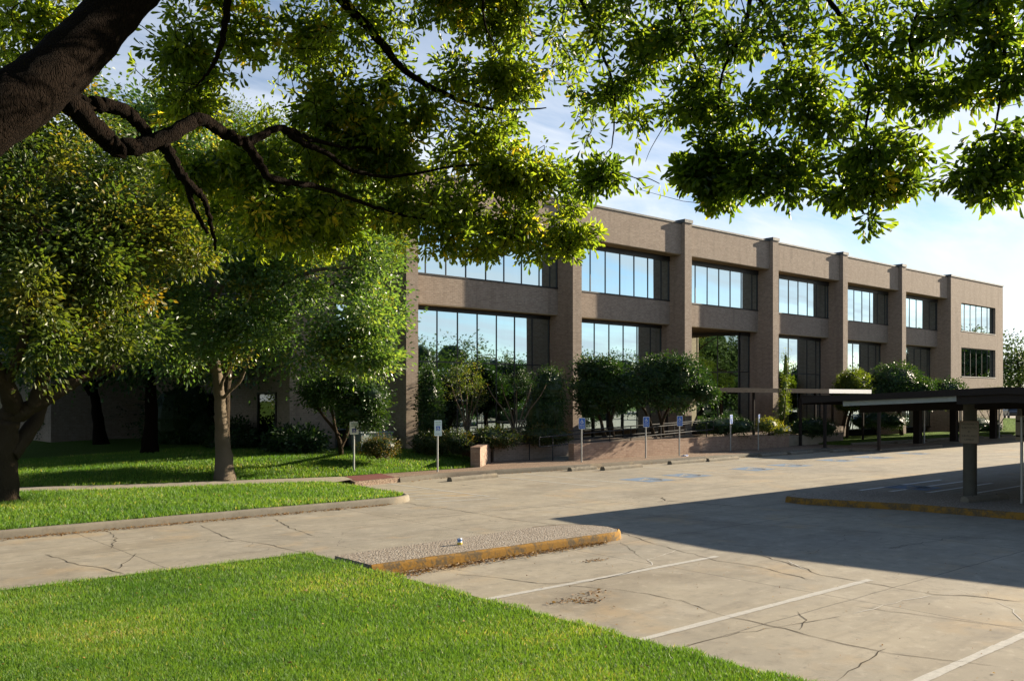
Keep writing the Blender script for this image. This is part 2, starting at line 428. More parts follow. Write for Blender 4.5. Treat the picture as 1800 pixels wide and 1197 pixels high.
def make_tree(name, label, cat, limbs, blobs, nclump, per, csize, L, W, leaf, bark, seed, group=None, yellow=0.0, vbase=.4,
              flare=.5, shell=.45, up=.35, twr=.02, fine=False, ntw=None, cut=None, tseg=9, corek=0, sat=0):
    rng = np.random.default_rng(seed)
    base = limbs[0][0][0]
    root = thing(name, label, cat, tuple(base), group)
    tb = MB(); nodes = []
    for i, (pts, r0, r1) in enumerate(limbs):
        limb(tb, pts, r0, r1, tseg if r0 > .12 else 6, 6, .07, nodes, flare if i == 0 else 0, r0 * .05, rng)
    if sat:
        extra = []
        for b in blobs:
            for k in range(sat):
                d = unit(rng.normal(size=(1, 3)))[0]; q = rng.uniform(.28, .5)
                extra.append((tuple(np.array(b[0]) + d * np.array(b[1]) * rng.uniform(.85, 1.15)), tuple(np.array(b[1]) * q), (b[2] if len(b) > 2 else b[1][0] * b[1][1] * b[1][2]) * .16))
        blobs = list(blobs) + extra
    C, D, idx = ell_points(rng, blobs, int(nclump * (1.5 if sat else 1.35)), shell)
    k = lumpy(C, csize * 4.0, seed) > (-.22 if sat else -.42)
    C, D = C[k], D[k]
    if cut: 
        k = np.array([cut(c) for c in C]); C, D = C[k], D[k]
    twigs(tb, rng, nodes, C if ntw is None else C[:ntw], twr)
    tb.build('trunk', bark, root, True)
    lb = MB()
    if corek:
        for b in blobs: core(lb, rng, b[0], b[1], corek)
    clumps(rng, lb, C, D, per, csize, L, W, .7, up, fine, yellow, vbase)
    lb.build('crown', leaf, root)
    return root

def core(mb, rng, c, r, k):
    """knobbly mass of inner foliage so that a dense shrub does not show daylight through its middle"""
    nu, nv = 14, 9; v = []
    for j in range(nv):
        ph = math.pi * j / (nv - 1)
        for i in range(nu):
            a = 2 * math.pi * i / nu; s = k * (.9 + .16 * rng.random())
            v.append((c[0] + r[0] * s * math.sin(ph) * math.cos(a), c[1] + r[1] * s * math.sin(ph) * math.sin(a), c[2] + r[2] * s * math.cos(ph)))
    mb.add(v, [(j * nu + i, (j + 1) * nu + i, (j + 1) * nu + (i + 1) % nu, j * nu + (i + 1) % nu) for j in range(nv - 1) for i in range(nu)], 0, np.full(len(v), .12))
def make_shrub(name, label, cat, blobs, n, L, W, leaf, seed, group=None, stems=None, bark=BARKL, csize=.16, per=9, vbase=.45, yellow=0.0, shell=.8, bnoise=0.0):
    rng = np.random.default_rng(seed)
    zb = min(b[0][2] - b[1][2] for b in blobs); c0 = blobs[0][0]
    root = thing(name, label, cat, (c0[0], c0[1], zb), group)
    C, D, idx = ell_points(rng, blobs, n // per, shell)
    C = C[C[:, 2] > zb - .05]; D = D[:len(C)]
    mb = MB()
    for b in blobs: core(mb, rng, b[0], b[1], .80)
    clumps(rng, mb, C, D, per, csize, L, W, .8, .3, False, yellow, vbase)
    mb.build('foliage', leaf, root)
    sb = MB()
    if stems is None:
        for k in range(5):
            b = blobs[k % len(blobs)]; a = rng.normal(size=2) * .1
            limb(sb, [(c0[0] + a[0], c0[1] + a[1], zb - .05), (b[0][0] + a[0] * 3, b[0][1] + a[1] * 3, b[0][2])], .03, .01, 5, 4, 0)
    else:
        for pts, r0, r1 in stems: limb(sb, pts, r0, r1, 7, 6, .05)
    sb.build('stem', bark, root, True)
    return root

# ------------------------------------------------------------------ ground
def flat(name, pts, z, mat, mi=None):
    mb = MB(); mb.add([(p[0], p[1], z) for p in pts], [tuple(range(len(pts)))])
    return mb.build(name, mat)
def ssx(a, b, x):
    t = np.clip((x - a) / (b - a), 0, 1); return t * t * (3 - 2 * t)
BX = [-45, -10, 0, 6.3, 8.1, 11.75, 14.2, 19.85, 21.9]; BY = [31.2, 29.4, 28.2, 26.9, 26.05, 25.05, 24.3, 24.75, 26.6]
def zl(x, y): return .150 + (.16 + .25 * ssx(6, 15, x)) * ssx(.1, 3.6, y - np.interp(x, BX, BY))

mb = MB(); mb.quad((-600, -600, -.03), (900, -600, -.03), (900, 900, -.03), (-600, 900, -.03))
struct(mb.build('ground', LAWN))
lot = MB()
lot.add([(-70, -60, 0), (130, -60, 0), (130, 24.95, 0), (40.9, 24.95, 0), (13.0, 24.6, 0), (11.9, 22, 0), (11.9, 18.6, 0), (-70, 18.6, 0)], [tuple(range(8))])
def crack(pts, w, mi):
    P = [Vector((p.x, p.y, .004)) for p in pts]
    Q = []
    for a, b in zip(P[:-1], P[1:]):
        m = max(2, int((b - a).length / .16))
        for i in range(m):
            q = a.lerp(b, i / m); q.x += rnd.gauss(0, .018); q.y += rnd.gauss(0, .018); Q.append(q)
    Q.append(P[-1])
    n = len(Q); v = []
    for i, q in enumerate(Q):
        d = (Q[min(i + 1, n - 1)] - Q[max(i - 1, 0)]); d.z = 0; d.normalize(); s = Vector((-d.y, d.x, 0)) * w * .62 * (.35 + .9 * rnd.random()) * (1 if 0 < i < n - 1 else .2)
        v += [tuple(q + s), tuple(q - s)]
    lot.add(v, [(2 * i, 2 * i + 1, 2 * i + 3, 2 * i + 2) for i in range(n - 1)], mi)
for pl, w, mi in [
    ([(80, 974), (130, 990), (180, 998), (222, 1010)], .016, 1), ([(205, 1002), (240, 972)], .009, 1), ([(188, 932), (205, 946), (195, 964)], .012, 1),
    ([(350, 922), (400, 946), (470, 957), (550, 975)], .012, 1), ([(480, 911), (510, 928), (555, 943)], .014, 1), ([(450, 946), (560, 944), (660, 938)], .008, 1),
    ([(690, 881), (800, 896), (900, 913), (990, 924), (1090, 935), (1150, 956), (1260, 985), (1330, 995), (1440, 1022)], .014, 1),
    ([(795, 1008), (880, 1016), (950, 1026), (1040, 1022), (1135, 998)], .016, 1), ([(1090, 952), (1130, 981)], .008, 1),
    ([(1130, 999), (1148, 992), (1140, 984), (1195, 965)], .013, 2), ([(960, 1026), (1100, 1037), (1200, 1056), (1270, 1081), (1400, 1110), (1480, 1130), (1560, 1147), (1760, 1172)], .011, 1),
    ([(1330, 974), (1420, 1000), (1440, 1010), (1530, 1025), (1640, 1045), (1700, 1047), (1800, 1058)], .016, 1), ([(1385, 985), (1420, 1002)], .018, 2),
    ([(1640, 1045), (1575, 1059), (1500, 1078)], .013, 2), ([(1755, 1056), (1775, 1070), (1798, 1092)], .016, 2),
    ([(1402, 1074), (1420, 1090), (1405, 1107)], .012, 1), ([(1555, 1139), (1520, 1165), (1470, 1197)], .012, 1), ([(1200, 1137), (1300, 1112), (1390, 1098), (1480, 1082)], .008, 1),
    ([(1500, 1066), (1600, 1078), (1700, 1092), (1800, 1104)], .011, 1), ([(1130, 872), (1165, 874), (1168, 880), (1225, 884), (1300, 890)], .03, 1),
    ([(970, 888), (1090, 901), (1190, 910), (1330, 923), (1480, 932), (1800, 950)], .014, 1), ([(1210, 895), (1310, 905), (1450, 910)], .012, 1),
    ([(600, 918), (760, 905), (960, 890), (1130, 872)], .01, 1), ([(1600, 955), (1560, 965), (1700, 940)], .01, 1)]:
    crack([gr(*p) for p in pl], w, mi)
struct(lot.build('pavement', [CONC, CRACK, CRACKP]))

# painted marks
def paint(name, pts, mat, z=.004, label=None):
    o = flat(name, pts, z, mat); struct(o); return o
def stripe(a, b, w, mat=WHITEP, name='pavement_marking', z=.004):
    a = Vector(a[:2]); b = Vector(b[:2]); d = (b - a).normalized(); n = Vector((-d.y, d.x)) * w / 2
    mbs = MB(); N = max(2, int((b - a).length / .25))
    for i in range(N):
        p = a.lerp(b, i / N); q = a.lerp(b, (i + 1) / N)
        e1 = [rnd.uniform(.82, 1.05) for _ in range(2)]
        mbs.quad((*(p - n * e1[0]), z), (*(q - n * e1[1]), z), (*(q + n * e1[1]), z), (*(p + n * e1[0]), z))
    return struct(mbs.build(name, mat))
for Y, xe in ((8.79, 11.95), (6.26, 12.0), (3.72, 12.0), (1.2, 12)):
    stripe((7.0, Y), (xe, Y), .11)
for x in (14.9, 18.9, 20.3, 25.6, 28.6, 31.6):
    stripe((x, 18.1), (x, 22.8), .10, WHITEP)
for k in range(5):
    stripe((13.0 + .05 * k, 18.0 + k * .75), (14.8, 17.6 + k * .75), .09, WHITEP)
for Y in (12.6, 11.9, 11.1, 10.2, 7.6, 5.0):
    stripe((23.6, Y), (28.6, Y), .12, WHITEN)
def isa_strokes():
    """wheelchair symbol as strokes in a unit square"""
    arc = [(.42 + .25 * math.cos(a), .32 + .25 * math.sin(a)) for a in [R(120 + 14 * i) for i in range(18)]]
    return [arc, [(.44, .74), (.44, .46), (.68, .46), (.78, .18), (.86, .2)], [(.44, .62), (.64, .62)]], (.44, .86, .075)
def isa_mesh(mb, M, w=.045, mi=0):
    st, (hx, hy, hr) = isa_strokes()
    for s in st:
        for a, b in zip(s[:-1], s[1:]):
            a = Vector(a); b = Vector(b); d = (b - a).normalized(); n = Vector((-d.y, d.x)) * w; a = a - d * w * .4; b = b + d * w * .4
            mb.add([tuple(M @ Vector((p.x, p.y, 0))) for p in (a - n, b - n, b + n, a + n)], [(0, 1, 2, 3)], mi)
    mb.add([tuple(M @ Vector((hx + hr * math.cos(a), hy + hr * math.sin(a), 0))) for a in [i * math.pi / 5 for i in range(10)]], [tuple(range(10))], mi)
for i, (x, y) in enumerate([(21.7, 18.6), (23.9, 18.8), (27.9, 19.0), (30.5, 19.1), (34.5, 19.4), (37.5, 19.4), (41.6, 19.6), (25.5, 12.0)]):
    s = .62
    mbs = MB(); pts = [(x - s, y - s), (x + s, y - s), (x + s, y + s), (x - s, y + s)]
    mbs.add([(p[0] + rnd.uniform(-.05, .05), p[1] + rnd.uniform(-.05, .05), .004) for p in pts], [(0, 1, 2, 3)], 0)
    isa_mesh(mbs, Matrix.Translation((x + .5, y - .55, .008)) @ Matrix.Rotation(R(90), 4, 'Z') @ Matrix.Scale(1.05, 4), .05, 1)
    struct(mbs.build('pavement_marking', [BLUEP, WHITEP]))

# lawns, kerbs, walks
def kerb_line(name, pts, w, z, mat, lean=.02):
    n = len(pts); P = [Vector(p[:2]) for p in pts]; off = []
    for i in range(n):
        d = (P[min(i + 1, n - 1)] - P[max(i - 1, 0)]).normalized(); off.append(Vector((-d.y, d.x)))
    mbk = MB()
    prof = [(0, -.02), (.012 + lean * .3, z * .7), (.03 + lean, z * .95), (.06 + lean, z), (w, z), (w, -.02)]
    v = []
    for i in range(n):
        for a, h in prof: q = P[i] + off[i] * a; v.append((q.x, q.y, h + (rnd.uniform(-.004, .004) if h > .05 else 0)))
    k = len(prof)
    mbk.add(v, [(i * k + j, (i + 1) * k + j, (i + 1) * k + j + 1, i * k + j + 1) for i in range(n - 1) for j in range(k - 1)])
    mbk.add(v[:k], [tuple(range(k))]); mbk.add(v[-k:], [tuple(range(k - 1, -1, -1))])
    return struct(mbk.build(name, mat, None, True))
def dens(pts, step=.5):
    out = []
    for a, b in zip(pts[:-1], pts[1:]):
        a = Vector(a); b = Vector(b); m = max(1, int((b - a).length / step))
        out += [tuple(a.lerp(b, i / m)) for i in range(m)]
    return out + [tuple(pts[-1])]
arc = [(12.0 + 1.0 * math.cos(a), 19.2 + .95 * math.sin(a)) for a in [R(-90 + 15 * i) for i in range(7)]]
k2 = [(-45, 18.25), (11.9, 18.25)] + arc + [(13.05, 20.2), (13.15, 21.4), (13.1, 22.7)]
kerb_line('lawn_kerb', dens(k2), .16, .15, KERB)
inner = [(-45, 18.40), (11.9, 18.40)] + [(12.0 + .85 * math.cos(a), 19.2 + .8 * math.sin(a)) for a in [R(-90 + 15 * i) for i in range(7)]] + [(12.9, 20.2), (13.0, 21.4), (12.95, 22.8)]
strip_lo = [(12.9, 23.2), (10.5, 24.1), (7.7, 24.8), (6.0, 25.7), (0, 27.0), (-10, 28.3), (-45, 30)]
strip_hi = [(14.2, 24.3), (11.75, 25.05), (8.1, 26.05), (6.3, 26.9), (0, 28.2), (-10, 29.4), (-45, 31.2)]
L2 = inner + strip_lo
struct(flat('verge_lawn', L2, .142, LAWN))
struct(flat('garden_path', [(13.05, 22.8)] + strip_lo + strip_hi[::-1] + [(14.2, 23.4)], .150, CONCP))
# bank lawn rising to the building
mbl = MB(); xs = np.concatenate([np.linspace(-45, 5, 26), np.linspace(5.5, 21.6, 33)])
vs = []; M_ = 40
for x in xs:
    y0 = np.interp(x, [p[0] for p in strip_hi[::-1]] + [19.85, 21.9], [p[1] for p in strip_hi[::-1]] + [24.75, 26.6])
    for j in range(M_):
        t = j / (M_ - 1); y = y0 + (t ** 1.6) * (60 - y0); vs.append((x, y, zl(x, y) - .004))
mbl.add(vs, [(i * M_ + j, (i + 1) * M_ + j, (i + 1) * M_ + j + 1, i * M_ + j + 1) for i in range(len(xs) - 1) for j in range(M_ - 1)])
struct(mbl.build('bank_lawn', LAWN, None, True))
# walk along the kerb
walk = [(13.6, 22.55), (15.4, 22.95), (17.3, 23.4), (22.6, 23.1), (40.5, 23.2), (41.2, 21.5), (42, 21.1), (48.0, 21.1), (48.7, 21.5), (48.7, 22.2), (46.5, 23.0), (43.5, 24.2), (43.5, 26.5), (24.3, 26.5), (21.9, 26.4), (19.9, 24.6), (14.25, 24.35)]
mbw = MB(); mbw.prism(walk, -.02, .146); struct(mbw.build('sidewalk', AGGP))
KERBD = mat_concrete('dark_stained_kerb', True, False, .40)
kerb_line('sidewalk_kerb', dens([(15.4, 22.90), (17.3, 23.34), (22.6, 23.03), (40.5, 23.13), (41.15, 21.45), (41.95, 21.04), (48.0, 21.04), (48.75, 21.46), (48.75, 22.2)], .6), .14, .15, KERBD)
mbt = MB(); mbt.add([(13.75, 22.7, .151), (15.3, 23.05, .151), (15.75, 24.55, .153), (14.3, 24.3, .153)], [(0, 1, 2, 3)])
struct(mbt.build('dropped_kerb', TACT))
# foreground lawn
def zf(x, y):
    d = np.minimum(6.93 - x, 12.75 - y); return .135 + .19 * ssx(0.0, 6.0, d)
mbf = MB(); xs = np.concatenate([np.linspace(-40, -1, 20), np.linspace(0, 6.84, 22)]); ys = np.concatenate([np.linspace(-30, 1, 16), np.linspace(2, 12.72, 30)])
vs = [(x, y, float(zf(x, y)) - .01) for x in xs for y in ys]; k = len(ys)
mbf.add(vs, [(i * k + j, (i + 1) * k + j, (i + 1) * k + j + 1, i * k + j + 1) for i in range(len(xs) - 1) for j in range(k - 1)])
struct(mbf.build('near_lawn', LAWN, None, True))
kerb_line('near_lawn_kerb', dens([(7.0, -28), (6.98, 10.9)], .6), .16, .10, KERB)
kerb_line('near_lawn_roadside_kerb', dens([(6.9, 12.86), (-38, 12.86)], .8), .13, .085, KERB)
# yellow-kerbed island beside the stalls
tip = [(12.0, 11.0), (12.25, 11.2), (12.36, 11.55), (12.25, 11.95), (11.9, 12.3), (11.3, 12.42)]
isl = [(6.95, 11.1), (9.0, 11.06), (11.4, 11.0)] + tip + [(9.5, 12.25), (6.95, 12.1)]
mbi = MB(); mbi.prism(isl, -.02, .146); struct(mbi.build('island_pavement', AGG))
kerb_line('island_yellow_kerb', dens([(6.95, 11.04), (9.0, 11.0), (11.4, 10.94), (12.03, 10.94), (12.30, 11.16), (12.42, 11.55), (12.31, 11.99), (11.93, 12.36), (11.3, 12.48)], .3), .05, .148, YELLOWP, 0)
# island under the big carport
isr = [(20.3, 2.0), (20.38, 7.3), (20.2, 9.6), (19.45, 11.8), (19.55, 12.3), (20.2, 12.5), (22.0, 12.2), (23.5, 9.6), (23.5, 2.0)]
mbi = MB(); mbi.prism(isr[::-1][::-1], -.02, .146); struct(mbi.build('island_pavement', AGG))
kerb_line('carport_island_kerb', dens([(20.2, 12.56), (19.5, 12.34), (19.39, 11.8), (20.14, 9.6), (20.32, 7.3), (20.24, 2.0)], .4), .05, .148, YELLOWP, 0)
# lawn by the far stalls
mbl = MB(); mbl.prism([(43.6, 25.2), (46, 25.1), (78, 25.1), (120, 25.6), (120, 60), (77, 60), (77, 28.9), (43.6, 28.9)], -.02, .2)
struct(mbl.build('far_stall_lawn', LAWN))
kerb_line('far_stall_kerb', dens([(46, 25.0), (120, 25.4)], 2), .14, .15, KERB)
flat_bed = MB(); flat_bed.prism([(21.75, 26.62), (45, 26.62), (45, 31), (21.75, 31)], .1, .52); 
struct(flat_bed.build('ground', mat_plain('bed_soil', (.045, .03, .02), .95, .1)))
mbd = MB(); mbd.quad((95, -60, .012), (420, -60, .012), (420, 200, .012), (95, 200, .012))
struct(mbd.build('far_road', CONCP))

# ------------------------------------------------------------------ grass blades
def blades(name, P, h, w, seed, parent=None):
    rng = np.random.default_rng(seed); n = len(P)
    a = rng.random(n) * 2 * math.pi; lean = rng.normal(size=(n, 2)) * .45
    hh = h * (.55 + .75 * rng.random(n)); ww = w * (.7 + .6 * rng.random(n))
    s = np.stack([np.cos(a), np.sin(a), np.zeros(n)], 1) * ww[:, None] / 2
    tipv = np.stack([lean[:, 0] * hh, lean[:, 1] * hh, hh], 1)
    mid = tipv * .5; mid[:, 0:2] *= .7
    V = np.stack([P - s, P + s, P + mid + s * .75, P + tipv, P + mid - s * .75], 1)
    patch = .38 + .15 * np.sin(P[:, 0] * 1.3 + np.sin(P[:, 1] * .9) * 2) * np.sin(P[:, 1] * 1.7 + P[:, 0] * .4) + .13 * lumpy(P, 2.6, seed) + .09 * lumpy(P, .45, seed + 1)
    var = np.clip(patch + .2 * rng.normal(size=n) + (rng.random(n) < .035) * .5, 0, 1)
    mb = MB(); b = np.arange(n)[:, None] * 5
    mb.add(V.reshape(-1, 3), b + np.array([[0, 1, 2, 4]]), 0, np.repeat(var, 5))
    mb.f.append(b + np.array([[4, 2, 3]])); mb.m.append(0)
    o = mb.build(name, GRASS); o['kind'] = 'stuff'; return o
rng = np.random.default_rng(3)
N = 480000
D = 1 / (1 / 6.6 - rng.random(N) * (1 / 6.6 - 1 / 17.5)); X = (rng.random(N) * 1.30 - .62) * D
P = np.stack([X * S_ + D * C_, -X * C_ + D * S_, np.zeros(N)], 1)
edge = .05 * np.sin(P[:, 1] * 5) + .03 * np.sin(P[:, 1] * 13 + 1)
P = P[(P[:, 0] < 6.86 + edge) & (P[:, 1] < 12.74 + .05 * np.sin(P[:, 0] * 6))]
P[:, 2] = zf(np.minimum(P[:, 0], 6.93), np.minimum(P[:, 1], 12.75)) - .012
tag(blades('grass', P, .044, .0065, 5), 'bright green mown grass of the lawn nearest the viewer', 'grass')

def in_poly(P, poly):
    x, y = P[:, 0], P[:, 1]; ins = np.zeros(len(P), bool); n = len(poly)
    for i in range(n):
        x1, y1 = poly[i]; x2, y2 = poly[(i + 1) % n]
        c = ((y1 > y) != (y2 > y)) & (x < (x2 - x1) * (y - y1) / (y2 - y1 + 1e-12) + x1); ins ^= c
    return ins
N = 150000; D = 16 + rng.random(N) * 16; X = (rng.random(N) * .64 - .62) * D
P = np.stack([X * S_ + D * C_, -X * C_ + D * S_, np.zeros(N)], 1); P = P[in_poly(P, L2)]; P[:, 2] = .14
tag(blades('grass', P, .07, .016, 6), 'mown grass of the verge between the road kerb and the path', 'grass')
N = 120000; D = 23 + rng.random(N) * 16; X = (rng.random(N) * .66 - .62) * D
P = np.stack([X * S_ + D * C_, -X * C_ + D * S_, np.zeros(N)], 1)
yb = np.interp(P[:, 0], [p[0] for p in strip_hi[::-1]] + [19.85, 21.9], [p[1] for p in strip_hi[::-1]] + [24.75, 26.6])
P = P[(P[:, 1] > yb + .03) & (P[:, 0] < 21.7) & (P[:, 1] < 36)]; P[:, 2] = zl(P[:, 0], P[:, 1]) - .006
tag(blades('grass', P, .08, .018, 8), 'mown grass of the bank rising to the building under the trees', 'grass')

# fallen leaves
def litter(name, P, L, seed, label):
    rng = np.random.default_rng(seed); n = len(P); a = rng.random(n) * 6.28
    T = np.stack([np.cos(a), np.sin(a), rng.normal(size=n) * .25], 1); Nn = rng.normal(size=(n, 3)) * .35; Nn[:, 2] += 1
    mb = MB(); add_leaves(mb, P, T, Nn, L * (.6 + .8 * rng.random(n)), L * .5 * (.6 + .6 * rng.random(n)), rng.random(n))
    o = mb.build(name, DEAD); o['kind'] = 'stuff'; tag(o, label, 'dry leaves')
n = 1500; x = 7.0 + (rng.random(n) ** 1.3) * 4.6
litter('fallen_leaves', np.stack([x, 10.92 - np.abs(rng.normal(size=n)) * .10 * (1.5 - (x - 7) / 6), .012 + rng.random(n) * .02], 1), .05, 11, 'brown dry leaves drifted along the yellow island kerb')
n = 1800; x = 0 + rng.random(n) * 12
litter('fallen_leaves', np.stack([x, 18.2 - np.abs(rng.normal(size=n)) * .09, .012 + rng.random(n) * .015], 1), .05, 12, 'brown dry leaves in the gutter of the long verge kerb')
n = 420; D = 6.6 + rng.random(n) * 9; X = (rng.random(n) * 1.2 - .6) * D; P = np.stack([X * S_ + D * C_, -X * C_ + D * S_, np.full(n, .0)], 1)
ok = (P[:, 0] < 6.8) & (P[:, 1] < 12.5); P[:, 2] = np.where(ok, zf(np.minimum(P[:, 0], 6.9), np.minimum(P[:, 1], 12.7)) + .03, .012)
litter('fallen_leaves', P[ok][:260], .042, 13, 'few pale dry leaves scattered on the near lawn')
litter('fallen_leaves', P[(~ok) & (P[:, 1] < 11.0) & (P[:, 0] > 7.1)], .03, 14, 'specks of dry leaf scattered over the open stalls')
n = 160; c = np.array([(7.84, 8.07), (8.15, 7.84), (8.4, 8.2), (10.2, 9.8), (8.05, 8.0)])[rng.integers(0, 5, n)]
litter('fallen_leaves', np.stack([c[:, 0] + rng.normal(size=n) * .13, c[:, 1] + rng.normal(size=n) * .05, np.full(n, .012)], 1), .05, 15, 'small heaps of dark brown leaves on the first stall')
n = 500; x = 15.4 + rng.random(n) * 25
litter('fallen_leaves', np.stack([x, np.interp(x, [15.4, 17.3, 22.6, 40], [22.85, 23.28, 22.97, 23.07]) - np.abs(rng.normal(size=n)) * .08, np.full(n, .012)], 1), .06, 16, 'dry leaves along the sidewalk kerb behind the wheel stops')

# ------------------------------------------------------------------ office building
PX = [19.76, 28.76, 36.73, 44.60, 52.25, 59.95, 67.45]; PW = .56
YP, YFA, YW, YL = 29.0, 29.23, 30.0, 30.56
ZT = 11.46
bld = thing('office_building', 'long two-storey brown brick office block with tall brick piers and mirrored windows', 'office building', (46, 38, 0))
def part(mb, name, mat, parent=bld, smooth=False): return mb.build(name, mat, parent, smooth)
for i, x in enumerate(PX[:-1]):
    m = MB(); m.box(x, x + PW, YP, 31.35, .1, ZT); p = part(m, 'pillar', BRICK)
    m = MB(); m.box(x - .05, x + PW + .05, YP - .05, 29.75, ZT, ZT + .17); m.build('cap', COPING, p)
def window(x0, x1, y, z0, z1, mulls, transom=None, mat=GLASS, fw=.05, head=0.0):
    m = MB()
    xs = [x0] + [q for q in mulls if x0 + .1 < q < x1 - .1] + [x1]
    for a, b in zip(xs[:-1], xs[1:]):
        zs = [z0, z1] if transom is None else [z0, transom, z1]
        for c, d in zip(zs[:-1], zs[1:]):
            t1, t2 = rnd.gauss(0, .0022), rnd.gauss(0, .0016)     # each pane sits a hair out of true
            w = (b - a) / 2; hgt = (d - c) / 2
            q = [(a, -w, -hgt, c), (b, w, -hgt, c), (b, w, hgt, d), (a, -w, hgt, d)]
            m.add([(px, y + t1 * dx + t2 * dz, pz) for px, dx, dz, pz in q], [(0, 1, 2, 3)])
    o = part(m, 'window', mat)
    f = MB()
    for q in xs[1:-1]: f.box(q - .022, q + .022, y - .025, y + .02, z0 + .0, z1)
    f.box(x0, x0 + fw, y - .04, y + .02, z0, z1); f.box(x1 - fw, x1, y - .04, y + .02, z0, z1)
    f.box(x0, x1, y - .08, y + .02, z0 - .06, z0); f.box(x0, x1, y - .08, y + .02, z1, z1 + max(head, .05))
    if transom is not None: f.box(x0 + fw, x1 - fw, y - .055, y + .02, transom - .025, transom + .025)
    f.build('frame', FRAME, o)
    return o
for i in range(6):
    a, b = PX[i] + PW, PX[i + 1]
    m = MB(); m.box(a, b, YFA, YFA + .32, 9.87, ZT - .05); fa = part(m, 'fascia', BRICK)
    m = MB(); m.box(a, b, YFA - .04, YFA + .4, ZT - .05, ZT + .035); m.build('coping', COPING, fa)
    m = MB(); m.box(a, b, YFA + .02, 30.6, 9.84, 9.867); m.build('soffit', SOFFIT, fa)
    m = MB(); m.box(a, b, YW - .02, 30.52, 6.37, 7.53); bd = part(m, 'band', BRICK)
    yb = 34.0 if i == 2 else 30.75
    m = MB(); m.box(a, b, YW - .01, yb, 6.335, 6.368); m.build('soffit', SOFFIT, bd)
    if i == 0: mu = [21.39, 22.42, 23.46, 24.54, 25.56, 26.58, 27.64, 28.3]; ml = [21.3, 22.36, 23.43, 24.5, 25.58, 26.64, 27.7]
    else:
        n = 7; w = 1.035; mu = [a + (.55 + k) * w for k in range(n)]; ml = [a + (.35 + k) * w for k in range(n)]
    window(a, b, YW + .03, 7.6, 9.6, mu, head=.24)
    if i != 2: window(a, b, YL, .55, 6.17, ml, 4.06, head=.165)
# recessed entrance bay: an angled glass wall beside the doors
def wall_glass(p, q, z0, z1, n, tr):
    p = Vector(p); q = Vector(q); d = (q - p).normalized(); nn = Vector((-d.y, d.x)); L = (q - p).length
    m = MB()
    for k in range(n):
        a = p.lerp(q, k / n); b = p.lerp(q, (k + 1) / n)
        for c, e in ((z0, tr), (tr, z1)):
            t = rnd.gauss(0, .004)
            m.quad((a.x + nn.x * t, a.y + nn.y * t, c), (b.x - nn.x * t, b.y - nn.y * t, c), (b.x - nn.x * t, b.y - nn.y * t, e), (a.x + nn.x * t, a.y + nn.y * t, e))
    o = part(m, 'window', GLASSD); f = MB()
    for k in range(n + 1):
        a = p.lerp(q, k / n) - d * .03; f.obox(a - nn * .05, a + d * .06 - nn * .05, .07, z0, z1)
    f.obox(p - nn * .055, q - nn * .055, .07, z1 - .002, z1 + .2); f.obox(p - nn * .045, q - nn * .045, .06, tr - .03, tr + .03)
    f.build('frame', FRAME, o)
wall_glass((40.2, 35.3), (43.62, 30.62), .55, 6.13, 5, 4.06)
window(43.66, 44.60, YL + .02, .55, 6.13, [], 4.06, head=.2)
m = MB(); m.box(37.3, 40.2, 35.2, 35.4, .4, 6.3); part(m, 'wall', DARK)
# end block with two punched windows
m = MB()
B0, B1 = 67.45, 76.9
W0, W1 = 69.2, 75.42
for (x0, x1, z0, z1) in ((B0, W0, .1, ZT), (W1, B1, .1, ZT), (W0, W1, 9.66, ZT), (W0, W1, 6.36, 7.56), (W0, W1, .1, 4.18)):
    m.box(x0, x1, YP, YP + .35, z0, z1)
m.box(B0 + .002, B1 - .002, YP + .35, 47, .1, ZT - .002)
eb = part(m, 'wall', BRICK)
m = MB(); m.box(B0 - .06, B1 + .06, YP - .05, YP + .5, ZT, ZT + .1); m.box(B0 - .05, B0 + .15, YP - .055, YP + .55, ZT - .002, ZT + .15); m.build('coping', COPING, eb)
bw = [69.2 + k * (6.22 / 6) for k in range(1, 6)]
window(W0, W1, YP + .22, 7.6, 9.62, bw); window(W0, W1, YP + .22, 4.22, 6.32, bw)
for z in (7.565, 4.185):
    m = MB(); m.box(W0, W1, YP - .03, YP + .2, z - .02, z + .025); m.build('sill', SILL, eb)
# upper body, roof, left end
m = MB(); m.box(19.8, B0, 30.55, 47, 6.38, 11.2); m.box(19.8, 37.2, 30.8, 47, .1, 6.37); m.box(44.7, B0, 30.8, 47, .1, 6.37); m.box(37.2, 44.7, 38, 47, .1, 6.37); part(m, 'core', DARK)
m = MB(); m.box(16.05, 19.79, 31.3, 47.0, .1, 11.42); lw = part(m, 'wall', BRICK)
m = MB(); m.box(18.0, 19.8, 31.21, 31.298, .5, 6.2); m.build('window', GLASS, lw)
for y0, y1 in ((32.4, 33.9), (37.5, 39.2), (42.0, 43.5)):
    m = MB(); m.quad((16.042, y1, .7), (16.042, y0, .7), (16.042, y0, 2.7), (16.042, y1, 2.7)); w = m.build('window', GLASSDK, lw)
    m = MB(); m.box(15.99, 16.045, y0 - .06, y0, .65, 2.75); m.box(15.99, 16.045, y1, y1 + .06, .65, 2.75); m.box(15.985, 16.045, y0 - .06, y1 + .06, 2.7, 2.78); m.build('frame', FRAME, w)
m = MB(); m.box(11.6, 16.04, 46.6, 58, .1, 11.3); part(m, 'wall', BRICK)
m = MB(); m.tube([(19.55, 31.1, .4), (19.55, 31.1, 11.0)], .05, 8); part(m, 'downspout', GALV)

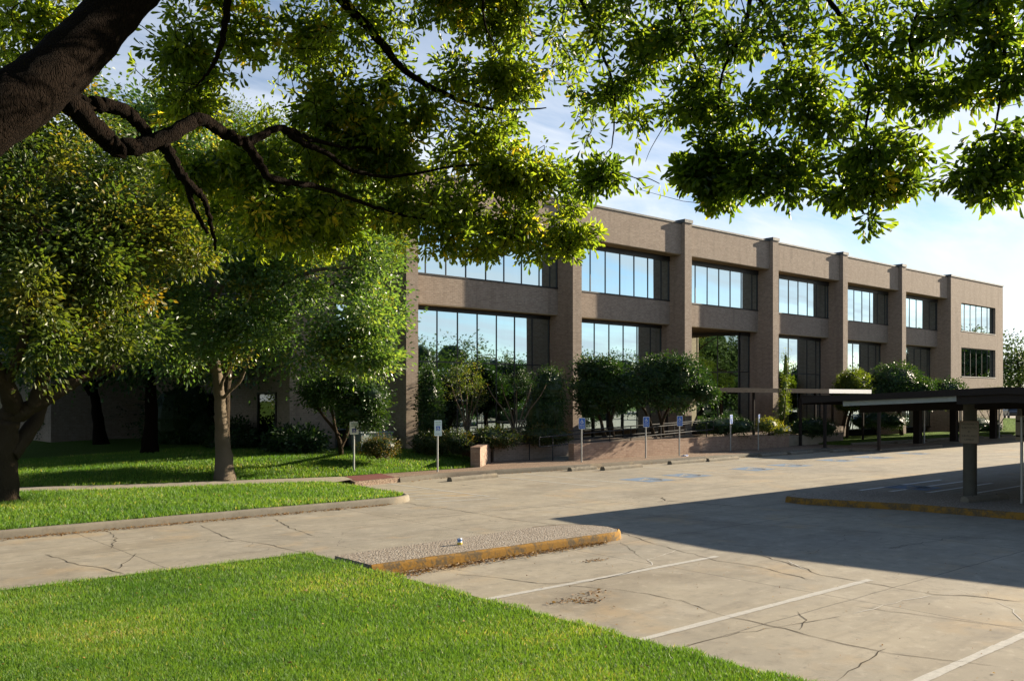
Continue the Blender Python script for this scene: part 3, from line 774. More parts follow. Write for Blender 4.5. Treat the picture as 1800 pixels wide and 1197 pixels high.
# ------------------------------------------------------------------ ramp walls and rails
def wallbox(name, label, cat, segs, h0, h1, mat=BRICK_PINK, capn=True):
    x, y = segs[0][0]
    t = thing(name, label, cat, (x, y, h0))
    m = MB()
    for p, q, w in segs: m.obox(p, q, w, h0, h1 - .07)
    m.build('wall', mat, t)
    m = MB()
    for p, q, w in segs:
        p = Vector(p); q = Vector(q); d = (q - p).normalized(); L = (q - p).length; nn = Vector((-d.y, d.x)); k = max(1, int(L / .075))
        for i in range(k):
            a = p + d * (i * L / k + .004) - nn * .006; b = p + d * ((i + 1) * L / k - .004) - nn * .006
            m.obox(a, b, w + .012 * (1 if w > 0 else -1), h1 - .069, h1 + rnd.uniform(-.003, .002))
    m.build('cap_course', mat, t)
    return t
wallbox('ramp_wall', 'low brick wall with soldier course along the front of the ramp behind the blue signs', 'wall', [((24.7, 24.85), (40.1, 25.15), .30)], .12, .80)
wallbox('wing_wall', 'short splayed brick wing wall catching the sun at the foot of the ramp', 'wall', [((19.9, 24.65), (21.9, 26.5), .34)], .12, .84)
wallbox('planter_wall', 'shaded brick planter wall along the back of the ramp under the hedges', 'wall', [((22.05, 26.5), (44.0, 26.5), .28)], .12, .83, BRICK)
wallbox('planter_wall', 'dark brick planter wall between the ramp and the far lawn behind the thin carport posts', 'wall', [((44.4, 26.3), (47.4, 26.3), .3)], .12, 1.0, BRICK)
m = MB(); m.prism([(24.3, 25.15), (33.5, 25.4), (44, 25.6), (44, 26.48), (33.5, 26.48), (24.3, 26.48)], .1, [.15, .62, .66, .66, .62, .15]); struct(m.build('ramp_path', CONCP))
def handrail(label, y, x0, x1, za, zb):
    t = thing('handrail', label, 'handrail', (x0, y, .15), 'handrails of the ramp')
    zr = lambda x: za + (zb - za) * (x - x0) / (x1 - x0)
    ys = y + .0
    for dz, nm in ((0, 'top_rail'), (-.36, 'lower_rail')):
        m = MB(); m.tube([(x0, ys, zr(x0) + dz), (x1, ys, zr(x1) + dz)], .024, 8); m.build(nm, RAIL, t, True)
    for xx in (x0, x1): m = MB(); m.tube([(xx, ys, zr(xx)), (xx, ys, zr(xx) - .36)], .022, 8); m.build('end_bar', RAIL, t, True)
    n = int((x1 - x0) / 2.2)
    for k in range(n):
        x = x0 + .7 + k * (x1 - x0 - 1.2) / (n - 1)
        m = MB(); m.cyl(x, ys, .12, zr(x), .022, 8); m.build('post', RAIL, t, True)
handrail('dark pipe handrail nearest the front ramp wall, starting lower', 25.3, 23.3, 34.1, 1.06, 1.50)
handrail('dark pipe handrail along the planter side of the ramp', 26.3, 23.0, 36.0, 1.13, 1.55)

# ------------------------------------------------------------------ text
def text_mesh(body, size, M, mat, parent, name, sx=1.0):
    cu = bpy.data.curves.new('t', 'FONT'); cu.body = body; cu.size = size; cu.align_x = 'CENTER'; cu.align_y = 'CENTER'; cu.extrude = .0006
    o = bpy.data.objects.new('t', cu); COL.objects.link(o)
    bpy.context.view_layer.update()
    me = bpy.data.meshes.new_from_object(o.evaluated_get(bpy.context.evaluated_depsgraph_get()))
    bpy.data.objects.remove(o); bpy.data.curves.remove(cu)
    me.transform(M @ Matrix.Diagonal((sx, 1, 1, 1))); me.materials.clear(); me.materials.append(mat)
    n = bpy.data.objects.new(name, me); COL.objects.link(n); n.parent = parent; return n
FRONT = Matrix.Rotation(R(90), 4, 'X')            # xy plane -> xz plane, facing -y
def rounded(mb, w, z0, z1, y, r=.03, th=.004, mi=0):
    pts = []
    for cx, cz, a0 in ((w / 2 - r, z0 + r, -90), (w / 2 - r, z1 - r, 0), (-w / 2 + r, z1 - r, 90), (-w / 2 + r, z0 + r, 180)):
        for k in range(4): a = R(a0 + k * 30); pts.append((cx + r * math.cos(a), cz + r * math.sin(a)))
    n = len(pts)
    v = [(p[0], y, p[1]) for p in pts] + [(p[0], y + th, p[1]) for p in pts]
    mb.add(v, [tuple(range(n))], mi); mb.add(v, [tuple(range(2 * n - 1, n - 1, -1))], mi)
    mb.add(v, [(i, n + i, n + (i + 1) % n, (i + 1) % n) for i in range(n)], mi)
def sign_post(t, h):
    m = MB(); m.cyl(0, 0, 0, h, .03, 10); return m.build('post', GALV, t, True)
def blue_sign(label, loc, rz):
    t = thing('parking_sign', label, 'sign', loc, 'blue accessible-parking signs along the ramp', False); t.rotation_euler.z = R(rz)
    sign_post(t, 1.62)
    m = MB(); rounded(m, .29, 1.24, 1.66, -.046, .035, .005, 0)
    p = m.build('panel', WHITES, t)
    m = MB(); rounded(m, .262, 1.255, 1.645, -.0475, .028, .001, 0); m.build('blue_field', BLUES, p)
    m = MB(); isa_mesh(m, Matrix.Translation((-.09, -.0505, 1.44)) @ FRONT @ Matrix.Scale(.18, 4), .055); m.build('wheelchair_symbol', WHITES, p)
    text_mesh('RESERVED', .05, Matrix.Translation((0, -.0505, 1.385)) @ FRONT, WHITES, p, 'lettering', .85)
    text_mesh('PARKING', .05, Matrix.Translation((0, -.0505, 1.325)) @ FRONT, WHITES, p, 'lettering', .9)
    return t
bl = [(1022, 812, 'blue accessible-parking sign in front of the open end of the ramp wall', -14), (1135, 805, 'blue accessible-parking sign between the magnolia and the littered kerb, two along from the wall end', -18), (1194, 801, 'blue accessible-parking sign standing behind the crumpled white litter', -16),
      (1284, 793, 'blue accessible-parking sign on the shadow of the canopy, before the end of the handrail', 12), (1333, 791, 'blue accessible-parking sign nearest the planter with yellow flowers', 22)]
for px, py, lb, rz in bl: blue_sign(lb, tuple(gr(px, py, .15)), rz)
p = gr(622, 828, .2)
t = thing('parking_sign', 'white parking sign with a small dark blue wheelchair square standing on the lawn', 'sign', (p.x, p.y, .16), None, False); t.rotation_euler.z = R(-20)
sign_post(t, 1.66)
m = MB(); rounded(m, .29, 1.22, 1.63, -.046, .03, .005); q = m.build('panel', WHITES, t)
text_mesh('RESERVED', .062, Matrix.Translation((0, -.048, 1.565)) @ FRONT, GREENT, q, 'lettering', .78)
text_mesh('PARKING', .062, Matrix.Translation((0, -.048, 1.49)) @ FRONT, GREENT, q, 'lettering', .78)
m = MB(); m.box(-.066, .066, -.048, -.045, 1.28, 1.41); m.build('symbol_square', NAVYT, q)
m = MB(); isa_mesh(m, Matrix.Translation((-.055, -.0505, 1.285)) @ FRONT @ Matrix.Scale(.115, 4), .06); m.build('wheelchair_symbol', WHITES, q)
p = gr(769, 829, .15)
t = thing('parking_sign', 'tall white parking sign with a large blue wheelchair symbol at the sidewalk edge', 'sign', (p.x, p.y, .146), None, False); t.rotation_euler.z = R(-10)
sign_post(t, 1.66)
m = MB(); rounded(m, .27, 1.17, 1.68, -.046, .02, .005); q = m.build('panel', mat_plain('sign_pale_aqua', (.60, .78, .80), .45, .5, 0, .05), t)
text_mesh('RESERVED', .055, Matrix.Translation((0, -.048, 1.61)) @ FRONT, GREENT, q, 'lettering', .8)
text_mesh('PARKING', .055, Matrix.Translation((0, -.048, 1.535)) @ FRONT, GREENT, q, 'lettering', .8)
m = MB(); m.box(-.072, .072, -.048, -.045, 1.345, 1.49); m.build('symbol_square', BLUES, q)
m = MB(); isa_mesh(m, Matrix.Translation((-.068, -.0505, 1.35)) @ FRONT @ Matrix.Scale(.135, 4), .06); m.build('wheelchair_symbol', WHITES, q)
text_mesh('PERMIT REQUIRED', .034, Matrix.Translation((0, -.048, 1.235)) @ FRONT, GREENT, q, 'lettering', .75)

# ------------------------------------------------------------------ wheel stops
STOPC = mat_concrete('wheel_stop_concrete', True, False, .62)
def wheel_stop(label, x, y, L=2.0, rz=0, z=0.0):
    t = thing('wheel_stop', label, 'wheel stop', (x, y, z), 'concrete wheel stops', False); t.rotation_euler.z = R(rz)
    m = MB(); prof = [(-.11, 0), (-.105, .07), (-.06, .13), (.06, .13), (.105, .07), (.11, 0)]
    n = 12; v = []
    for i in range(n + 1):
        for a, h in prof: v.append((-L / 2 + L * i / n, a + rnd.gauss(0, .003), max(0, h + rnd.gauss(0, .003) * (h > 0))))
    k = len(prof)
    m.add(v, [(i * k + j, i * k + j + 1, (i + 1) * k + j + 1, (i + 1) * k + j) for i in range(n) for j in range(k - 1)])
    m.add(v[:k], [tuple(range(k - 1, -1, -1))]); m.add(v[-k:], [tuple(range(k))])
    m.build('block', STOPC, t)
    for xx in (-L * .3, L * .3): m = MB(); m.tube([(xx, 0, .128), (xx, 0, .142)], .018, 8); m.build('anchor_bolt', RAIL, t)
    return t
for lb, x, y, L, rz, z in [
    ('weathered concrete wheel stop beside the pink paper at the left end of the stalls', 17.72, 22.3, 2.1, 8, 0),
    ('short wheel stop set back, partly hidden by the one beside it', 22.9, 22.62, 1.3, 2, 0),
    ('long concrete wheel stop in front of the first blue sign', 24.45, 22.15, 2.2, 4, 0),
    ('concrete wheel stop just in front of the crumpled white litter', 28.6, 22.45, 2.3, 2, 0),
    ('sunlit concrete wheel stop right of the crumpled white litter', 30.95, 22.5, 2.2, 3, 0),
    ('shaded concrete wheel stop below the blue sign nearest the handrail end', 35.0, 22.75, 2.1, 2, 0),
    ('shaded concrete wheel stop touched by the light slot under the carport', 37.3, 22.8, 2.0, 2, 0),
    ('short pale wheel stop beside the nose of the far kerb island', 40.0, 22.4, 1.6, 4, 0),
    ('pale wheel stop under the far carport left of its wide columns', 51.0, 24.55, 2.0, 2, 0),
    ('pale wheel stop under the far carport at its first wide column', 54.6, 24.55, 2.0, 2, 0),
    ('pale wheel stop under the far carport seen right of the plate sign', 60.8, 24.55, 2.0, 2, 0),
    ('pale wheel stop under the far carport at the frame edge', 65.6, 24.55, 2.0, 2, 0),
    ('grey wheel stop lying askew on the island at the foot of the column', 22.15, 8.75, 1.5, -12, .146)]:
    wheel_stop(lb, x, y, L, rz, z)

# ------------------------------------------------------------------ carports
big = thing('carport', 'large dark carport with a low gabled roof whose corner fills the right side', 'carport', (36, 7.7, 0))
X0, X1, YA, YR, YB = 20.6, 56.0, 2.9, 7.7, 12.5
ZE, ZR = 2.54, 2.755
m = MB()
for ya, za, yb_, zb in ((YA, ZE, YR, ZR), (YR, ZR, YB, ZE)):
    m.add([(X0, ya, za), (X1, ya, za), (X1, yb_, zb), (X0, yb_, zb), (X0, ya, za - .05), (X1, ya, za - .05), (X1, yb_, zb - .05), (X0, yb_, zb - .05)],
          [(0, 1, 2, 3), (7, 6, 5, 4), (0, 4, 5, 1), (1, 5, 6, 2), (2, 6, 7, 3), (3, 7, 4, 0)])
m.build('roof', STEELD, big)
def sloped(mb, x0, x1, ya, yb_, drop, h, off=0.0):
    zr = lambda y: ZE + (ZR - ZE) * (1 - abs(y - YR) / (YB - YR))
    ys = [ya, yb_] if not (ya < YR < yb_) else [ya, YR, yb_]
    for a, b in zip(ys[:-1], ys[1:]):
        v = [(x, y, zr(y) - drop - d) for y in (a, b) for d in (0, h) for x in (x0, x1)]
        mb.add(v, [(0, 1, 3, 2), (4, 6, 7, 5), (0, 4, 5, 1), (2, 3, 7, 6), (0, 2, 6, 4), (1, 5, 7, 3)])
m = MB(); sloped(m, X0 - .04, X0 - .002, YA, YB, -.015, .15); m.box(X0 - .04, X1, YB + .002, YB + .04, ZE - .17, ZE + .012); m.box(X0 - .04, X1, YA - .04, YA - .002, ZE - .17, ZE + .012); m.build('fascia', STEELD, big)
m = MB(); sloped(m, X0 + .02, X0 + .09, 8.75, 11.45, .12, .13); tag(m.build('end_beam', STEELG, big), 'pale grey-green length of end beam')
m = MB(); sloped(m, X0 + .025, X0 + .085, YA + .1, 8.745, .12, .20); m.build('end_beam', STEELD, big)
for k in range(13):
    y = YA + .4 + k * .73
    zr = ZE + (ZR - ZE) * (1 - abs(y - YR) / (YB - YR))
    m = MB(); m.box(X0 + .1, X1 - .1, y - .03, y + .03, zr - .19, zr - .06); m.build('purlin', STEELD, big)
cp = gr(1702, 872, .15)
for k in range(6):
    x = cp.x + .1 + k * 5.9
    for y in (cp.y, 5.9):
        zr = ZE + (ZR - ZE) * (1 - abs(y - YR) / (YB - YR))
        m = MB(); m.tube([(x, y, .13), (x, y, zr - .28)], .155, 16); c = m.build('column', COLM, big, True)
    m = MB(); sloped(m, x - .07, x + .07, YA + .3, YB - .3, .19, .22); m.build('cross_beam', STEELD, big)

# plate sign on the near column, turned to the stalls
ps = thing('plate_sign', 'beige surveillance notice plate fixed to the grey carport column', 'sign', (cp.x + .1, cp.y, 1.4), None, False)
dirv = Vector((-cp.x, -cp.y, 0)).normalized(); ps.rotation_euler.z = math.atan2(dirv.y, dirv.x) + R(90) - R(6)
m = MB(); rounded(m, .42, .04, .58, -.185, .012, .02); pl = m.build('plate', BEIGE, ps)
ps.location.z = 1.40
m = MB()
for x0, x1, z0, z1 in ((-.2, .2, .05, .058), (-.2, .2, .562, .57), (-.2, -.192, .058, .562), (.192, .2, .058, .562)): m.box(x0, x1, -.1865, -.1845, z0, z1)
m.build('border', mat_plain('dull_red_ink', (.22, .09, .06), .6, .3), pl)
for tx, z in (('THIS PROPERTY', .50), ('IS PROTECTED', .41), ('BY', .32), ('SURVEILLANCE', .215), ('CAMERAS', .125)):
    text_mesh(tx, .068, Matrix.Translation((0, -.187, z)) @ FRONT, INK, pl, 'lettering', .72)

# sign post seen from the side at the right edge
p = gr(1796, 884, .15)
t = thing('side_sign', 'sign on a thin post seen from behind at the right edge of the carport island', 'sign', (p.x, p.y, .146), None, False); t.rotation_euler.z = R(62)
m = MB(); m.cyl(0, 0, 0, 1.95, .032, 10); m.build('post', GALV, t, True)
m = MB(); rounded(m, .46, 1.42, 1.98, -.06, .02, .02); m.build('panel', BEIGE, t)
for zz in (1.5, 1.84): m = MB(); m.box(-.2, .2, -.038, -.02, zz, zz + .04); m.build('bracket', STEELD, t)

far = thing('carport', 'long dark carport over the far stalls beyond the aisle', 'carport', (56, 22, 0))
m = MB(); m.add([(x, y, z) for z in (2.60, 2.65) for x, y in ((41.3, 19.4), (76, 19.4), (76, 25.2), (41.3, 25.2))], [(3, 2, 1, 0), (4, 5, 6, 7), (0, 1, 5, 4), (1, 2, 6, 5), (2, 3, 7, 6), (3, 0, 4, 7)]); m.build('roof', STEELD, far)
m = MB(); m.box(41.26, 41.3, 19.36, 25.24, 2.48, 2.70); m.box(41.302, 76, 25.202, 25.24, 2.48, 2.70); m.box(44.0, 76, 19.36, 19.398, 2.48, 2.70); m.build('fascia', STEELD, far)
m = MB(); m.box(41.302, 43.998, 19.36, 19.398, 2.48, 2.70); tag(m.build('fascia', STEEL_SUNLIT, far), 'end of the front fascia coloured pale as if sunlit')  # sunlit corner of the front edge, put in as a lighter colour
for k in range(9):
    x = 43 + k * 3.9; m = MB(); m.box(x - .05, x + .05, 19.5, 25.1, 2.44, 2.598); m.build('rafter', STEELD, far)
for px, py in ((1407, 783), (1450, 787), (1545, 791)):
    q = gr(px, py, .15); m = MB(); m.box(q.x - .06, q.x + .06, q.y - .06, q.y + .06, .13, 2.60); c = m.build('post', STEELD, far)
    m = MB(); m.box(q.x - .12, q.x + .12, q.y - .12, q.y + .12, .146, .165); m.build('base_plate', STEELD, c)
for x in (50.9, 55.6, 61.4, 66.8, 72.4):
    m = MB(); m.box(x - .2, x + .2, 23.55, 23.9, 0, 2.60); c = m.build('post', STEELD, far)
    m = MB(); m.cyl(x + .30, 23.5, 0, 2.58, .05, 8); m.build('downpipe', GALV, c, True)
can = thing('canopy', 'thin flat walkway canopy with a partly sunlit-coloured edge in front of the entrance', 'canopy', (43, 27, 0))
m = MB(); m.box(33.9, 49.9, 26.0, 28.3, 2.90, 3.0); m.build('roof', STEELD, can)
m = MB(); m.box(33.86, 45.3, 25.96, 25.998, 2.84, 3.06); m.build('fascia', STEELD, can)
m = MB(); m.box(45.302, 49.94, 25.96, 25.998, 2.84, 3.06); tag(m.build('fascia', STEEL_SUNLIT, can), 'end of the canopy edge coloured pale as if sunlit')  # sunlit stretch of the edge, painted lighter than the rest
for x, y in ((38.6, 26.2), (38.6, 28.1), (44.3, 26.2), (44.3, 28.1), (49.4, 26.2), (49.4, 28.1), (34.2, 28.1)):
    m = MB(); m.box(x - .05, x + .05, y - .05, y + .05, .2, 2.9); m.build('post', STEELD, can)

# ------------------------------------------------------------------ small things
p = gr(808, 957, .146)
t = thing('drink_can', 'squashed blue and white can with a yellow band on the aggregate island', 'can', (p.x, p.y, .146), None, False); t.rotation_euler.z = R(25)
m = MB(); v = []
for i, xx in enumerate(np.linspace(-.075, .075, 9)):
    r = .036 if 0 < i < 8 else .028
    for k in range(12): a = k * math.pi / 6; v.append((r * 1.3 * math.cos(a), r * 1.15 * math.sin(a) * (1 - .2 * math.exp(-((i - 4.5) ** 2))), .055 + xx * .72))
m.add(v, [(i * 12 + k, i * 12 + (k + 1) % 12, (i + 1) * 12 + (k + 1) % 12, (i + 1) * 12 + k) for i in range(8) for k in range(12)], 0)
m.add(v[:12], [tuple(range(12))], 1); m.add(v[-12:], [tuple(range(11, -1, -1))], 1)
m.f[0] = m.f[0]; o = m.build('body', [mat_plain('can_blue_white', (.12, .25, .6), .3, .6, .4), mat_plain('can_silver', (.7, .7, .68), .3, .6, .8)], t, True)
o.data.materials.append(mat_plain('can_yellow', (.7, .55, .1), .4, .5)); o.data.materials.append(mat_plain('can_white', (.8, .8, .78), .4, .5))
for pi, poly in enumerate(o.data.polygons):
    if pi < 96: poly.material_index = (2, 2, 2, 3, 0, 0, 0, 3)[pi // 12]
def crumple(name, label, cat, loc, s, flatz, mats, seed):
    bm = bmesh.new(); bmesh.ops.create_icosphere(bm, subdivisions=2, radius=1); r = random.Random(seed)
    for v in bm.verts: v.co = Vector((v.co.x * s[0], v.co.y * s[1], v.co.z * s[2] + s[2])) * (1 + r.uniform(-.3, .3)); v.co.z = max(0, v.co.z)
    me = bpy.data.meshes.new(name); bm.to_mesh(me); bm.free()
    for mm in mats: me.materials.append(mm)
    for pl_ in me.polygons: pl_.material_index = r.randrange(len(mats))
    o = bpy.data.objects.new(name, me); COL.objects.link(o); o.location = loc; tag(o, label, cat); return o
p = gr(1193, 807, 0)
crumple('litter', 'crumpled white and blue plastic litter in the gutter behind the wheel stop', 'litter', (p.x, p.y - .3, .01), (.2, .12, .09), 1, [WHITES, WHITES, mat_plain('litter_blue', (.1, .15, .4), .5)], 4)
m = MB(); q = gr(818, 836, 0); q.y -= .45
n_ = 9; v = []
for i in range(n_):
    for j in range(3): v.append((q.x - .55 + 1.1 * i / (n_ - 1), q.y - .14 + .14 * j, .012 + .03 * abs(math.sin(i * 1.3 + j))))
m.add(v, [(i * 3 + j, (i + 1) * 3 + j, (i + 1) * 3 + j + 1, i * 3 + j + 1) for i in range(n_ - 1) for j in range(2)])
o = m.build('paper', mat_plain('pink_paper', (.75, .18, .35), .7, .2)); tag(o, 'pink sheet of paper lying behind the leftmost wheel stop', 'paper')
o.modifiers.new('thickness', 'SOLIDIFY').thickness = .003
t = thing('cabinet', 'pale green utility cabinet behind the clipped bush left of the first pier', 'utility cabinet', (18.6, 29.6, .45), None, False)
m = MB(); m.box(-.7, .7, -.35, .35, 0, .78); bevel(m.build('body', mat_plain('cabinet_green', (.3, .36, .33), .5, .4), t), .02)
m = MB(); m.box(-.74, .74, -.39, .39, .78, .83); bevel(m.build('lid', mat_plain('cabinet_lid', (.42, .47, .45), .5, .4), t), .015)
m = MB(); m.box(-.03, -.005, -.356, -.35, .1, .7); m.build('door_seam', RAIL, t)

# ------------------------------------------------------------------ the overhanging oak whose trunk stands left of the view
def pp(l): return [at(*q) for q in l]
def blob(px, py, rx, ry, D, rd=None, w=None):
    k = D / F; c = at(px, py, D); return (tuple(c), (rx * k * 1.0, (rd or 1.0), ry * k), (w if w else 1.0) * rx * ry * k * k)
oak = []
oak.append(([(-2.3, 6.6, .1), (-2.2, 6.7, 1.4), (-1.7, 6.5, 2.6)] + pp([(-330, 420, 5.6), (-160, 305, 5.8), (0, 196, 6.1), (100, 125, 6.4), (200, 20, 6.8), (330, -110, 7.2), (520, -260, 7.8)]), .30, .15))
oak.append((pp([(95, 150, 6.35), (140, 198, 6.5), (185, 243, 6.7), (218, 263, 6.8), (285, 243, 7.0), (350, 212, 7.25), (390, 233, 7.45), (430, 249, 7.6), (470, 234, 7.8), (505, 226, 8.0), (560, 250, 8.4), (650, 262, 9.0), (760, 240, 9.6)]), .088, .006))
oak.append((pp([(130, 178, 6.5), (165, 184, 6.6), (205, 190, 6.75), (238, 210, 6.9), (262, 242, 7.0)]), .058, .045))
oak.append((pp([(283, 244, 7.0), (300, 275, 7.05), (322, 312, 7.1), (345, 335, 7.2), (360, 355, 7.3), (372, 400, 7.5), (378, 440, 7.7)]), .052, .010))
oak.append((pp([(330, 320, 7.15), (335, 350, 7.2), (350, 385, 7.4), (365, 410, 7.6)]), .028, .014))
oak.append((pp([(430, 248, 7.6), (452, 280, 7.7), (472, 312, 7.8), (520, 322, 8.0), (580, 335, 8.3), (650, 362, 8.6), (740, 385, 9.0), (850, 395, 9.4)]), .045, .006))
oak.append((pp([(500, 228, 8.0), (530, 250, 8.1), (575, 270, 8.3), (620, 300, 8.5), (700, 310, 8.8), (830, 290, 9.3), (960, 300, 9.8)]), .035, .005))
oak.append((pp([(330, -110, 7.2), (395, -20, 7.6), (392, 60, 7.7), (372, 120, 7.8), (345, 150, 7.9)]), .045, .006))
oak.append((pp([(330, -110, 7.2), (520, -60, 8.0), (640, 40, 8.6), (720, 130, 9.0), (850, 190, 9.4), (960, 190, 9.8)]), .07, .006))
oak.append((pp([(330, -110, 7.2), (620, -190, 7.4), (900, -170, 7.0), (1150, -150, 6.5), (1400, -140, 6.1), (1650, -120, 5.7), (1900, -60, 5.4)]), .12, .04))
for a in ([(900, -170, 7.0), (860, -60, 7.4), (850, 30, 7.8), (880, 100, 8.1)], [(1000, -160, 6.8), (1010, -40, 6.8), (1045, 60, 6.8), (1080, 160, 6.8), (1075, 260, 6.8)],
          [(1150, -150, 6.5), (1180, -40, 6.5), (1210, 60, 6.5), (1235, 150, 6.5), (1230, 250, 6.6)], [(1300, -140, 6.3), (1320, -30, 6.2), (1305, 60, 6.2), (1270, 130, 6.2), (1262, 200, 6.3)],
          [(1400, -140, 6.1), (1440, -30, 6.0), (1490, 50, 5.9), (1530, 140, 5.9), (1520, 240, 5.9), (1512, 330, 5.9)], [(1560, -130, 5.8), (1620, -20, 5.7), (1600, 80, 5.7), (1640, 150, 5.7)],
          [(1700, -110, 5.6), (1730, -20, 5.5), (1765, 60, 5.5), (1760, 160, 5.5), (1745, 260, 5.5)], [(1320, -30, 6.2), (1370, 60, 6.2), (1390, 140, 6.2), (1345, 230, 6.2)]):
    oak.append((pp(a), .022, .004))
fol = [blob(*b) for b in [
    (70, 40, 110, 70, 8.6, .8), (20, 120, 60, 90, 9.0, .6), (330, 90, 80, 80, 8.6, .8), (430, 60, 90, 70, 8.8, .8), (330, 190, 60, 40, 8.6, .6), (470, 160, 100, 70, 8.8, .8), (560, 60, 80, 80, 9.0, .8), (640, 40, 80, 60, 9.0, .8),
    (660, 140, 80, 70, 9.2, .8), (590, 190, 90, 60, 9.0, .8), (540, 290, 90, 50, 9.2, .8), (640, 260, 80, 60, 9.4, .8), (730, 200, 60, 50, 9.4, .7), (730, 290, 90, 60, 9.5, .8), (840, 250, 80, 50, 9.6, .8),
    (890, 140, 80, 70, 9.4, .7), (960, 110, 70, 60, 9.4, .7), (990, 190, 55, 35, 9.6, .6), (860, 40, 60, 45, 8.8, .6), (940, 40, 70, 50, 8.6, .7), (900, 310, 80, 45, 9.6, .8), (960, 330, 55, 40, 9.8, .6),
    (680, 360, 100, 50, 9.0, .8), (800, 380, 90, 45, 9.4, .8), (900, 400, 70, 35, 9.6, .6), (985, 375, 48, 40, 9.6, .5), (760, 420, 60, 35, 9.2, .6), (860, 430, 45, 28, 9.4, .5), (970, 440, 42, 26, 9.6, .4), (1010, 420, 30, 25, 9.8, .4),
    (420, 300, 80, 50, 8.6, .8), (560, 390, 110, 60, 9.2, .9), (450, 390, 90, 60, 8.8, .9), (330, 300, 70, 50, 8.4, .8), (800, 130, 60, 40, 9.4, .6),
    (1030, 50, 80, 60, 6.9, .6), (1110, 60, 70, 60, 6.8, .6), (1090, 150, 60, 60, 6.8, .5), (1075, 240, 42, 50, 6.8, .4), (1055, 310, 34, 36, 6.8, .35), (1190, 60, 60, 60, 6.5, .6), (1240, 130, 55, 60, 6.4, .5),
    (1215, 190, 45, 45, 6.5, .4), (1240, 260, 50, 40, 6.5, .4), (1275, 300, 40, 45, 6.4, .35), (1215, 300, 36, 30, 6.5, .35), (1245, 350, 26, 22, 6.5, .25), (1300, 70, 70, 60, 6.2, .6), (1310, 190, 60, 50, 6.2, .5), (1340, 270, 42, 32, 6.2, .4),
    (1320, 320, 22, 22, 6.2, .3), (1390, 80, 75, 70, 6.1, .6), (1400, 190, 60, 50, 6.1, .5), (1390, 330, 20, 26, 6.0, .25), (1395, 290, 40, 20, 6.1, .3), (1470, 120, 80, 70, 6.0, .6), (1480, 210, 60, 40, 6.0, .5), (1550, 70, 70, 60, 5.8, .6), (1560, 170, 60, 50, 5.8, .5),
    (1510, 270, 45, 40, 5.9, .4), (1515, 335, 40, 32, 5.9, .35), (1560, 330, 28, 24, 5.9, .3), (1512, 385, 14, 24, 5.9, .2), (1590, 240, 40, 30, 5.8, .35), (1650, 70, 70, 60, 5.7, .6), (1640, 170, 60, 50, 5.7, .5), (1660, 225, 35, 28, 5.7, .35), (1620, 270, 18, 18, 5.7, .2), (1730, 60, 70, 60, 5.5, .6),
    (1750, 150, 55, 50, 5.5, .5), (1735, 235, 45, 38, 5.5, .4), (1760, 290, 40, 36, 5.5, .35), (1750, 340, 26, 20, 5.5, .25), (1800, 110, 40, 70, 5.4, .4), (1795, 220, 25, 70, 5.4, .4), (1700, 310, 22, 16, 5.5, .25), (1690, 120, 60, 60, 5.6, .5),
    (1150, -40, 200, 50, 6.6, .8), (1500, -40, 220, 50, 5.9, .8), (650, -150, 300, 80, 7.6, 1.2), (950, -130, 240, 70, 6.9, 1.0), (350, -190, 220, 90, 7.4, 1.0), (500, -330, 300, 100, 7.4, 1.2), (780, -60, 170, 50, 8.2, 1.0, 2.0), (900, -30, 150, 50, 8.6, 1.0, 1.6), (650, -90, 150, 60, 8.0, 1.0, 2.0), (700, -40, 260, 60, 8.6, 1.0), (420, -30, 120, 50, 8.6, .8), (1780, -20, 100, 50, 5.4, .6)]]
fol = [(c, r, w_ * (.58 if r[1] >= .6 and c[2] > at(0, 215, 8.8).z else .75 if r[1] >= .5 else 1.0) * (2.2 if r[1] <= .35 and c[1] < 5.2 else 1.0) * (1.45 if c[1] > 5.2 and c[2] < at(0, 200, 9.2).z else 1.0)) for c, r, w_ in fol]
rng = np.random.default_rng(21)
root = thing('oak_tree', 'overhanging oak framing the top of the view with a massive dark limb at upper left', 'tree', (-2.3, 6.6, .1))
tb = MB(); nodes = []
for i, (pts, r0, r1) in enumerate(oak):
    limb(tb, pts, r0, r1, 24 if i == 0 else 10, 8, .022 if i == 0 else .06, nodes if i else None, .35 if i == 0 else 0, r0 * (.02 if i == 0 else .10), rng)
nodes += [(tuple(p), .2) for p in smooth_path(pp([(330, -110, 7.2), (520, -260, 7.8)]), 4)]
C, Dr, idx = ell_points(rng, fol, 12600, .15)
k = np.where(C[:, 1] > 5.2, lumpy(C, .85, 5) + np.where(C[:, 2] < 5.2, .16, .10), lumpy(C, .5, 8) + np.where(C[:, 2] < 4.15, .45, .10)) > 0
C, Dr, idx = C[k], Dr[k], idx[k]
Dr = unit(Dr * .6 + np.array((0, 0, -.35)))
twigs(tb, rng, nodes, C, .007, 4, .10, 4.0)
for k in range(14):       # bare hanging twigs
    c = C[rng.integers(0, len(C))]; L = .15 + .3 * rng.random()
    tb.tube(smooth_path([c, c + rng.normal(size=3) * .08 - (0, 0, L * .5), c + rng.normal(size=3) * .16 - (0, 0, L)], 3), np.linspace(.0035, .0012, 7), 4, 0, 0, False)
limb(tb, [(-1.4, 6.6, 3.2), (-1.6, 6.6, 6), (-.6, 6, 9)], .26, .08, 10, 6, .05)
limb(tb, [(.8, 6.6, 5.6), (2.2, 5, 8), (3.5, 3.5, 9.3)], .14, .04, 8, 6, .05)
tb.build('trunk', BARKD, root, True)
lb = MB()
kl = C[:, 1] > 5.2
clumps(rng, lb, C[kl], Dr[kl], 12, .062, .082, .037, .9, .25, True, .03, .44, .7)
